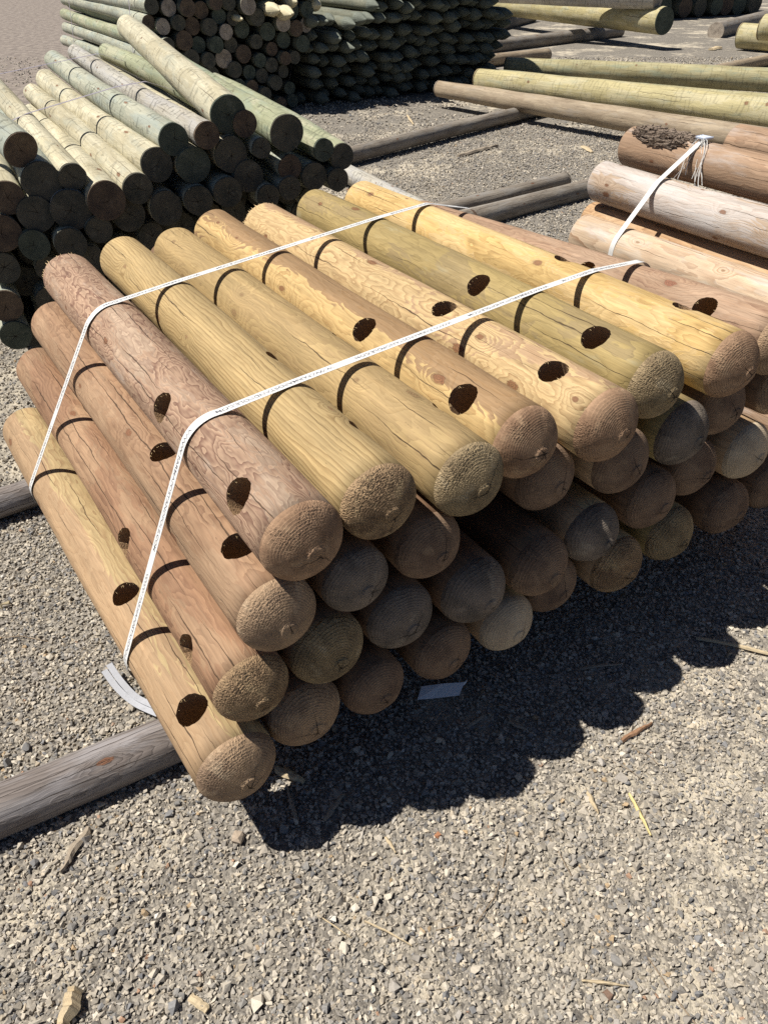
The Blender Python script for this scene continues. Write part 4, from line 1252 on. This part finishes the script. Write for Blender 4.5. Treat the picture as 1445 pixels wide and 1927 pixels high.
hh = T.m('ADD', T.m('MULTIPLY', T.m('SUBTRACT', 1.0, T.m('MULTIPLY', v1[0], 1.2)), 1.0), T.m('ADD', T.m('MULTIPLY', T.m('SUBTRACT', 1.0, v2[0]), .5), T.m('MULTIPLY', n3, .4)))
gmat = T.done(col, .95, T.bump(hh, .6, .005), .1)
v, f = [], []
ys = [-3, -1, 0, .3, .6, 1, 1.5, 2, 3, 4, 6, 8, 11, 15, 20, 30, 60, 150, 400]
xs = [-300, -80, -30, -15, -8, -5, -3, -2, -1, 0, 1, 2, 3, 5, 8, 15, 30, 80, 300]
for y in ys:
    for x in xs: v.append((x, y, 0))
nx = len(xs)
for j in range(len(ys) - 1):
    for i in range(nx - 1):
        a = j * nx + i; f.append((a, a + 1, a + nx + 1, a + nx))
g = link('ground', mesh_from('ground', v, f, False), gmat)
tag(g, kind='structure')

# loose crushed stone: far too many to count, one mesh
rs = np.random.RandomState(5)
def stone_templates(n, npts):
    out = []
    for k in range(n):
        bm = bmesh.new()
        e = np.array([1.0, rs.uniform(.72, 1.0), rs.uniform(.58, .92)])
        for i in range(npts):
            q = rs.normal(size=3); q /= np.linalg.norm(q)
            q = np.sign(q) * np.abs(q) ** .55
            q = q / np.linalg.norm(q) * rs.uniform(.80, 1.22) * e
            bm.verts.new(q)
        r_ = bmesh.ops.convex_hull(bm, input=bm.verts[:])
        bmesh.ops.delete(bm, geom=[x for x in bm.verts if not x.link_faces], context='VERTS')
        bmesh.ops.triangulate(bm, faces=bm.faces[:])
        bm.verts.ensure_lookup_table(); bm.verts.index_update()
        vs = np.array([x.co[:] for x in bm.verts]); fs = np.array([[q.index for q in x.verts] for x in bm.faces])
        bm.free()
        out.append((vs, fs))
    return out
def sandiness(x, y):
    return np.array([noise.noise(Vector((a * 1.3 + 3.1, b * 1.3 + 8.2, .5))) + .5 * noise.noise(Vector((a * 3.4, b * 3.4, 4.4))) for a, b in zip(x, y)])
PX, PY, PS = [], [], []
def zone(n, y0, y1, smin, smax, pw):
    y = rs.uniform(y0, y1, n)
    half = .52 + y * .62
    x = rs.uniform(-1, 1, n) * half
    # even density: thin out rows that were sampled too densely
    k = rs.uniform(size=n) < half / (.52 + y1 * .62)
    x, y = x[k], y[k]
    s = smin + (smax - smin) * rs.uniform(size=len(x)) ** pw
    PX.append(x); PY.append(y); PS.append(s)
zone(150000, .42, 2.3, .0026, .0085, 1.2)
zone(31000, .42, 2.3, .0065, .0120, 1.6)
zone(700, .42, 2.3, .0120, .0190, 1.5)
zone(95000, 2.3, 4.8, .0045, .0115, 1.3)
zone(120000, 4.8, 9.0, .0070, .0140, 1.4)
zone(45000, 9.0, 15.0, .012, .022, 1.3)
X = np.concatenate(PX); Y = np.concatenate(PY); S = np.concatenate(PS) * .86
sd_ = sandiness(X, Y)
sd_ += 0.50 * np.clip((X - .25) / .6, 0, 1) * np.clip((1.6 - Y) / .8, 0, 1)
keep = rs.uniform(size=len(X)) > np.clip((sd_ - .22) * 1.9, 0, .68)
keep &= ~((sd_ > .45) & (S > .0085) & (rs.uniform(size=len(X)) < .6))
keep &= ~((X < -2.7) & (Y > 8) & (rs.uniform(size=len(X)) < .70))
X, Y, S, sd_ = X[keep], Y[keep], S[keep], sd_[keep]
N = len(X)
tm = stone_templates(30, 10)
which = rs.randint(0, len(tm), N)
def rotm(n):
    q = rs.normal(size=(n, 4)); q /= np.linalg.norm(q, axis=1)[:, None]
    w_, x, y, z = q.T
    return np.stack([np.stack([1 - 2 * (y * y + z * z), 2 * (x * y - z * w_), 2 * (x * z + y * w_)], -1), np.stack([2 * (x * y + z * w_), 1 - 2 * (x * x + z * z), 2 * (y * z - x * w_)], -1), np.stack([2 * (x * z - y * w_), 2 * (y * z + x * w_), 1 - 2 * (x * x + y * y)], -1)], -2)
base_cols = np.array([(.205, .188, .165), (.245, .225, .195), (.30, .275, .235), (.165, .155, .145), (.120, .120, .122), (.095, .100, .112), (.285, .25, .20), (.34, .315, .275), (.21, .20, .19)])
cw = np.array([.2, .2, .16, .13, .10, .06, .07, .04, .04])
ci = rs.choice(len(base_cols), N, p=cw / cw.sum())
C_ = base_cols[ci] * rs.uniform(.80, 1.25, (N, 1)) * 1.46 * np.array([1.03, 1.0, .95])
rare = rs.uniform(size=N)
C_[rare < .006] = (.38, .27, .155)
C_[(rare > .006) & (rare < .0085)] = (.33, .19, .12)
C_[(rare > .0085) & (rare < .011)] = (.58, .55, .50)
VV, FF, CC = [], [], []
nv = 0
for k, (vs, fs) in enumerate(tm):
    idx = np.where(which == k)[0]
    if not len(idx): continue
    rm = rotm(len(idx))
    an = np.clip(rs.normal(1, .15, (len(idx), 1, 3)), .65, 1.4)
    q = np.einsum('nij,nvj->nvi', rm, vs[None] * an) * S[idx][:, None, None]
    q[:, :, 2] *= .85
    lift = rs.uniform(-.25, .55, len(idx)) * S[idx] + .0015 * (S[idx] > .006)
    q += np.stack([X[idx], Y[idx], lift], -1)[:, None, :]
    VV.append(q.reshape(-1, 3))
    FF.append((fs[None] + (nv + np.arange(len(idx)) * len(vs))[:, None, None]).reshape(-1, 3))
    CC.append(np.repeat(C_[idx], len(vs), 0))
    nv += len(idx) * len(vs)
VV = np.concatenate(VV); FF = np.concatenate(FF); CC = np.concatenate(CC)
me = bpy.data.meshes.new('gravel')
me.vertices.add(len(VV)); me.vertices.foreach_set('co', VV.astype(np.float32).ravel())
me.loops.add(len(FF) * 3); me.loops.foreach_set('vertex_index', FF.astype(np.int32).ravel())
me.polygons.add(len(FF)); me.polygons.foreach_set('loop_start', np.arange(0, len(FF) * 3, 3, dtype=np.int32))
me.update(calc_edges=True)
me.polygons.foreach_set('use_smooth', np.zeros(len(FF), dtype=bool))
at_ = me.attributes.new('stone_colour', 'FLOAT_COLOR', 'POINT')
at_.data.foreach_set('color', np.concatenate([CC, np.ones((len(CC), 1))], 1).astype(np.float32).ravel())
T = NT('crushed_stone')
an_ = T.node('ShaderNodeAttribute', attribute_name='stone_colour').outputs['Color']
obj = T.node('ShaderNodeTexCoord').outputs['Object']
n = T.noise(obj, 240.0, 3.0, .65)
d_ = T.noise(obj, 5.0, 3.0, .6)
c = T.mul(an_, T.lin(n, .25, .75, .78, 1.22))
dust = T.m('ADD', .12, T.m('MULTIPLY', T.ss(d_, .46, .70), .42))
c = T.mix(dust, c, (.42, .38, .315))
smat = T.done(c, .9, T.bump(n, .35, .0015), .15)
gv = link('gravel', me, smat)
tag(gv, kind='stuff')

# ------------------------------------------------------------------ litter on the gravel
def chip(name, a, b, w, th, mat, label, seed, cat='wood chip', group=None, taper=.5, lift=.004, z1=None):
    """split sliver of wood lying from a to b"""
    a = Vector((a.x, a.y, 0)); b = Vector((b.x, b.y, 0))
    L = (b - a).length
    rnd = random.Random(seed)
    n = 12
    v, f = [], []
    for i in range(n + 1):
        t = i / n
        ww = w * (taper + (1 - taper) * math.sin(PI * min(1, t * 1.1 + .08)) ** .6) * (1 + rnd.uniform(-.13, .13))
        c = noise.noise(Vector((t * 3, seed, 0))) * w * .35
        hz = th * (1 + rnd.uniform(-.25, .25))
        for yy, zz in ((-ww / 2, 0), (-ww * .30, hz * .8), (ww * .12, hz), (ww / 2, hz * .25), (ww * .3, -hz * .2)):
            v.append((L * t, yy + c, zz + .004 * math.sin(PI * t)))
    for i in range(n):
        for j in range(5):
            p = i * 5 + j; q = i * 5 + (j + 1) % 5
            f.append((p, q, q + 5, p + 5))
    f.append((4, 3, 2, 1, 0)); f.append(tuple(range(n * 5, n * 5 + 5)))
    me = mesh_from(name, v, f, False)
    bm = bmesh.new(); bm.from_mesh(me); bmesh.ops.recalc_face_normals(bm, faces=bm.faces); bm.to_mesh(me); bm.free()
    o = link(name, me, M[mat])
    o.location = (a.x, a.y, lift + th * .2)
    o.rotation_euler = (rnd.uniform(-.15, .15), -math.atan2(rnd.uniform(0, .004), L), math.atan2(b.y - a.y, b.x - a.x))
    tag(o, label, cat, group)
    return o
def px(x, y): return at(x, y, .008)
GC = 'wood scraps on the gravel'
chip('wood_chip', px(166, 1558), px(113, 1642), .020, .008, 'chip_grey', 'ridged grey-brown splinter of wood below the silvery bearer', 1, group=GC)
chip('wood_block', px(143, 1868), px(122, 1940), .034, .022, 'chip', 'pale broken stub of wood standing nearest, at the lower left', 2, cat='wood block', taper=.8, group=GC)
chip('wood_splinter', px(1184, 1493), px(1225, 1573), .0085, .005, 'chip_yellow', 'bright yellow splinter on the open gravel at the right', 3, group=GC, cat='splinter')
chip('wood_splinter', px(1104, 1488), px(1126, 1533), .011, .004, 'chip', 'pale leaf-shaped sliver left of the bright yellow splinter', 4, group=GC, cat='splinter', taper=.2)
chip('bark_chip', px(1170, 1395), px(1226, 1362), .013, .007, 'chip_red', 'reddish-brown chip of bark near the shadow edge at the right', 5, group=GC)
chip('wood_chip', px(358, 1875), px(390, 1903), .016, .004, 'chip', 'small pale rectangular chip near the lower left', 6, group=GC, taper=.85)
chip('wood_lath', px(1310, 1200), px(1450, 1232), .014, .006, 'chip', 'long pale lath half in the shade at the right', 7, group=GC, cat='lath', taper=.8)
chip('wood_chip', px(520, 1447), px(572, 1474), .026, .010, 'chip', 'sunlit pale chip at the tip of the blond corner post', 8, group=GC)
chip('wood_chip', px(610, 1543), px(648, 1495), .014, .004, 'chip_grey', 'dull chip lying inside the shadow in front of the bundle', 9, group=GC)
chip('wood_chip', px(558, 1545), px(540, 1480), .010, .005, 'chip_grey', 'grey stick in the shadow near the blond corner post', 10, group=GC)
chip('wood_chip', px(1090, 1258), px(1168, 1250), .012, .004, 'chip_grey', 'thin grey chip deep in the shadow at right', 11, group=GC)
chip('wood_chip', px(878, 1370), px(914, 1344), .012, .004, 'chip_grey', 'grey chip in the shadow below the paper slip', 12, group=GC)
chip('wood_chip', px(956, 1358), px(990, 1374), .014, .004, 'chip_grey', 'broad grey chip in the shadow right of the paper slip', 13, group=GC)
chip('wood_lath', at(862, 294, .01), at(936, 274, .01), .05, .02, 'chip_grey', 'thin dark stick on the gravel behind the bundle', 14, group=GC, cat='stick')
chip('wood_chip', at(1096, 274, .01), at(1114, 286, .01), .06, .012, 'chip', 'pale chip on the gravel left of the bark-patched log', 15, group=GC)
chip('wood_splinter', at(766, 216, .01), at(778, 234, .01), .03, .012, 'chip', 'pale splinter at the edge of the stake shadow', 16, group=GC, cat='splinter')
chip('wood_chip', at(1336, 93, .01), at(1356, 90, .01), .12, .03, 'chip', 'white chip on the gravel by the far right bearer', 17, group=GC)
chip('bark_strip', at(798, 386, .30), at(862, 394, .30), .02, .006, 'chip_red', 'reddish strip of bark behind the bright yellow post', 18, group=GC)
bpy.data.objects['bark_strip'].location.z = .012
chip('wood_chip', px(725, 1875 - 300), px(745, 1905 - 300), .008, .003, 'chip', 'tiny pale chip on the open gravel below the shadow', 19, group=GC)
chip('wood_splinter', px(686, 1733), px(775, 1780), .004, .003, 'chip', 'straw-thin pale splinter in the middle of the open gravel', 20, group=GC, cat='splinter')
chip('wood_splinter', px(598, 1722), px(662, 1766), .0035, .003, 'chip', 'faint thin splinter left of the straw-thin one', 21, group=GC, cat='splinter')
chip('wood_splinter', px(1095, 1845), px(1182, 1857), .006, .004, 'chip', 'pale twig-like splinter low at the right', 22, group=GC, cat='splinter')
def twig(pts, r, label, seed):
    pts = [px(*q) for q in pts]
    base = pts[0].copy()
    ps = [Vector((q.x - base.x, q.y - base.y, .007 + .003 * math.sin(i * 2.1 + seed))) for i, q in enumerate(pts)]
    bm = bmesh.new(); rod(bm, ps, r, 5)
    me = bpy.data.meshes.new('twig'); bm.to_mesh(me); bm.free()
    o = link('twig', me, M['twig']); o.location = (base.x, base.y, 0)
    tag(o, label, 'twig', 'thin twigs on the gravel')
twig([(1218, 1803), (1245, 1840), (1270, 1875), (1290, 1905), (1315, 1935)], .0013, 'thin dry twig running off the bottom at the right', 1)
twig([(1186, 1400), (1200, 1412), (1225, 1424), (1238, 1440)], .0010, 'short bent twig right of the bark chip', 2)
twig([(955, 1590), (945, 1640), (930, 1690), (895, 1740)], .0012, 'dark curved twig on the open gravel', 3)
twig([(1030, 1570), (1052, 1605), (1075, 1650)], .0010, 'fine twig left of the bright yellow splinter', 4)
twig([(1150, 1430), (1188, 1452), (1210, 1470)], .0009, 'hair-thin twig under the bark chip', 5)
twig([(0, 1200), (40, 1198), (90, 1206)], .0011, 'thin twig at the left side above the loose strap end', 6)
twig([(820, 1752), (850, 1745), (885, 1735)], .0012, 'reddish thin twig near the middle of the open gravel', 7)
twig([(610, 1330), (585, 1385), (560, 1400)], .0010, 'thin twig beside the bottom ends in the shadow', 8)
# big single stones
def boulder(x, y, s, col, label, seed):
    vs, fs = stone_templates(1, 16)[0]
    me = mesh_from('stone', [tuple(q * s) for q in vs], [tuple(q) for q in fs], False)
    o = link('stone', me, plain('single_stone_%d' % seed, col, .9, 140.0, .25, .4))
    q = px(x, y); o.location = (q.x, q.y, s * .35); o.rotation_euler = (0, 0, seed * 1.3)
    tag(o, label, 'stone', 'single larger stones')
boulder(447, 1577, .021, (.36, .29, .22), 'flat tan stone in front of the blond corner post', 1)
boulder(870, 380, .045, (.42, .38, .30), 'pale rounded stone beside the shorter bearer', 2)
boulder(824, 1570, .010, (.36, .17, .09), 'small orange stone on the open gravel', 3)
boulder(1145, 1872, .012, (.17, .11, .08), 'dark brown round stone low on the right', 4)
boulder(10, 1138, .018, (.36, .30, .19), 'yellowish stone at the left side by the bundle', 5)

# white paper slip with a folded corner
base = at(828, 1302, .012)
ux = (at(868, 1290, .012) - at(790, 1318, .012)); ux.z = 0
c0, c1, c2, c3 = at(785, 1317, .012), at(864, 1309, .014), at(874, 1284, .026), at(793, 1292, .022)
c4, c5 = at(880, 1279, .034), at(876, 1287, .022)
v = [c0, c0.lerp(c1, .34) + Vector((0, 0, -.002)), c1, c2, c3.lerp(c2, .5) + Vector((0, 0, .003)), c3, c1.lerp(c2, .72), c4, c5]
v = [q - base for q in v]
f = [(0, 1, 4, 5), (1, 2, 6, 3, 4), (6, 8, 7, 3)]
me = mesh_from('paper_slip', v, f, False)
bm = bmesh.new(); bm.from_mesh(me); 
bmesh.ops.solidify(bm, geom=bm.faces[:], thickness=.0006)
bm.to_mesh(me); bm.free()
o = link('paper_slip', me, M['paper']); o.location = base
tag(o, 'white paper slip with folded corner lying in shade before the bundle', 'paper slip')
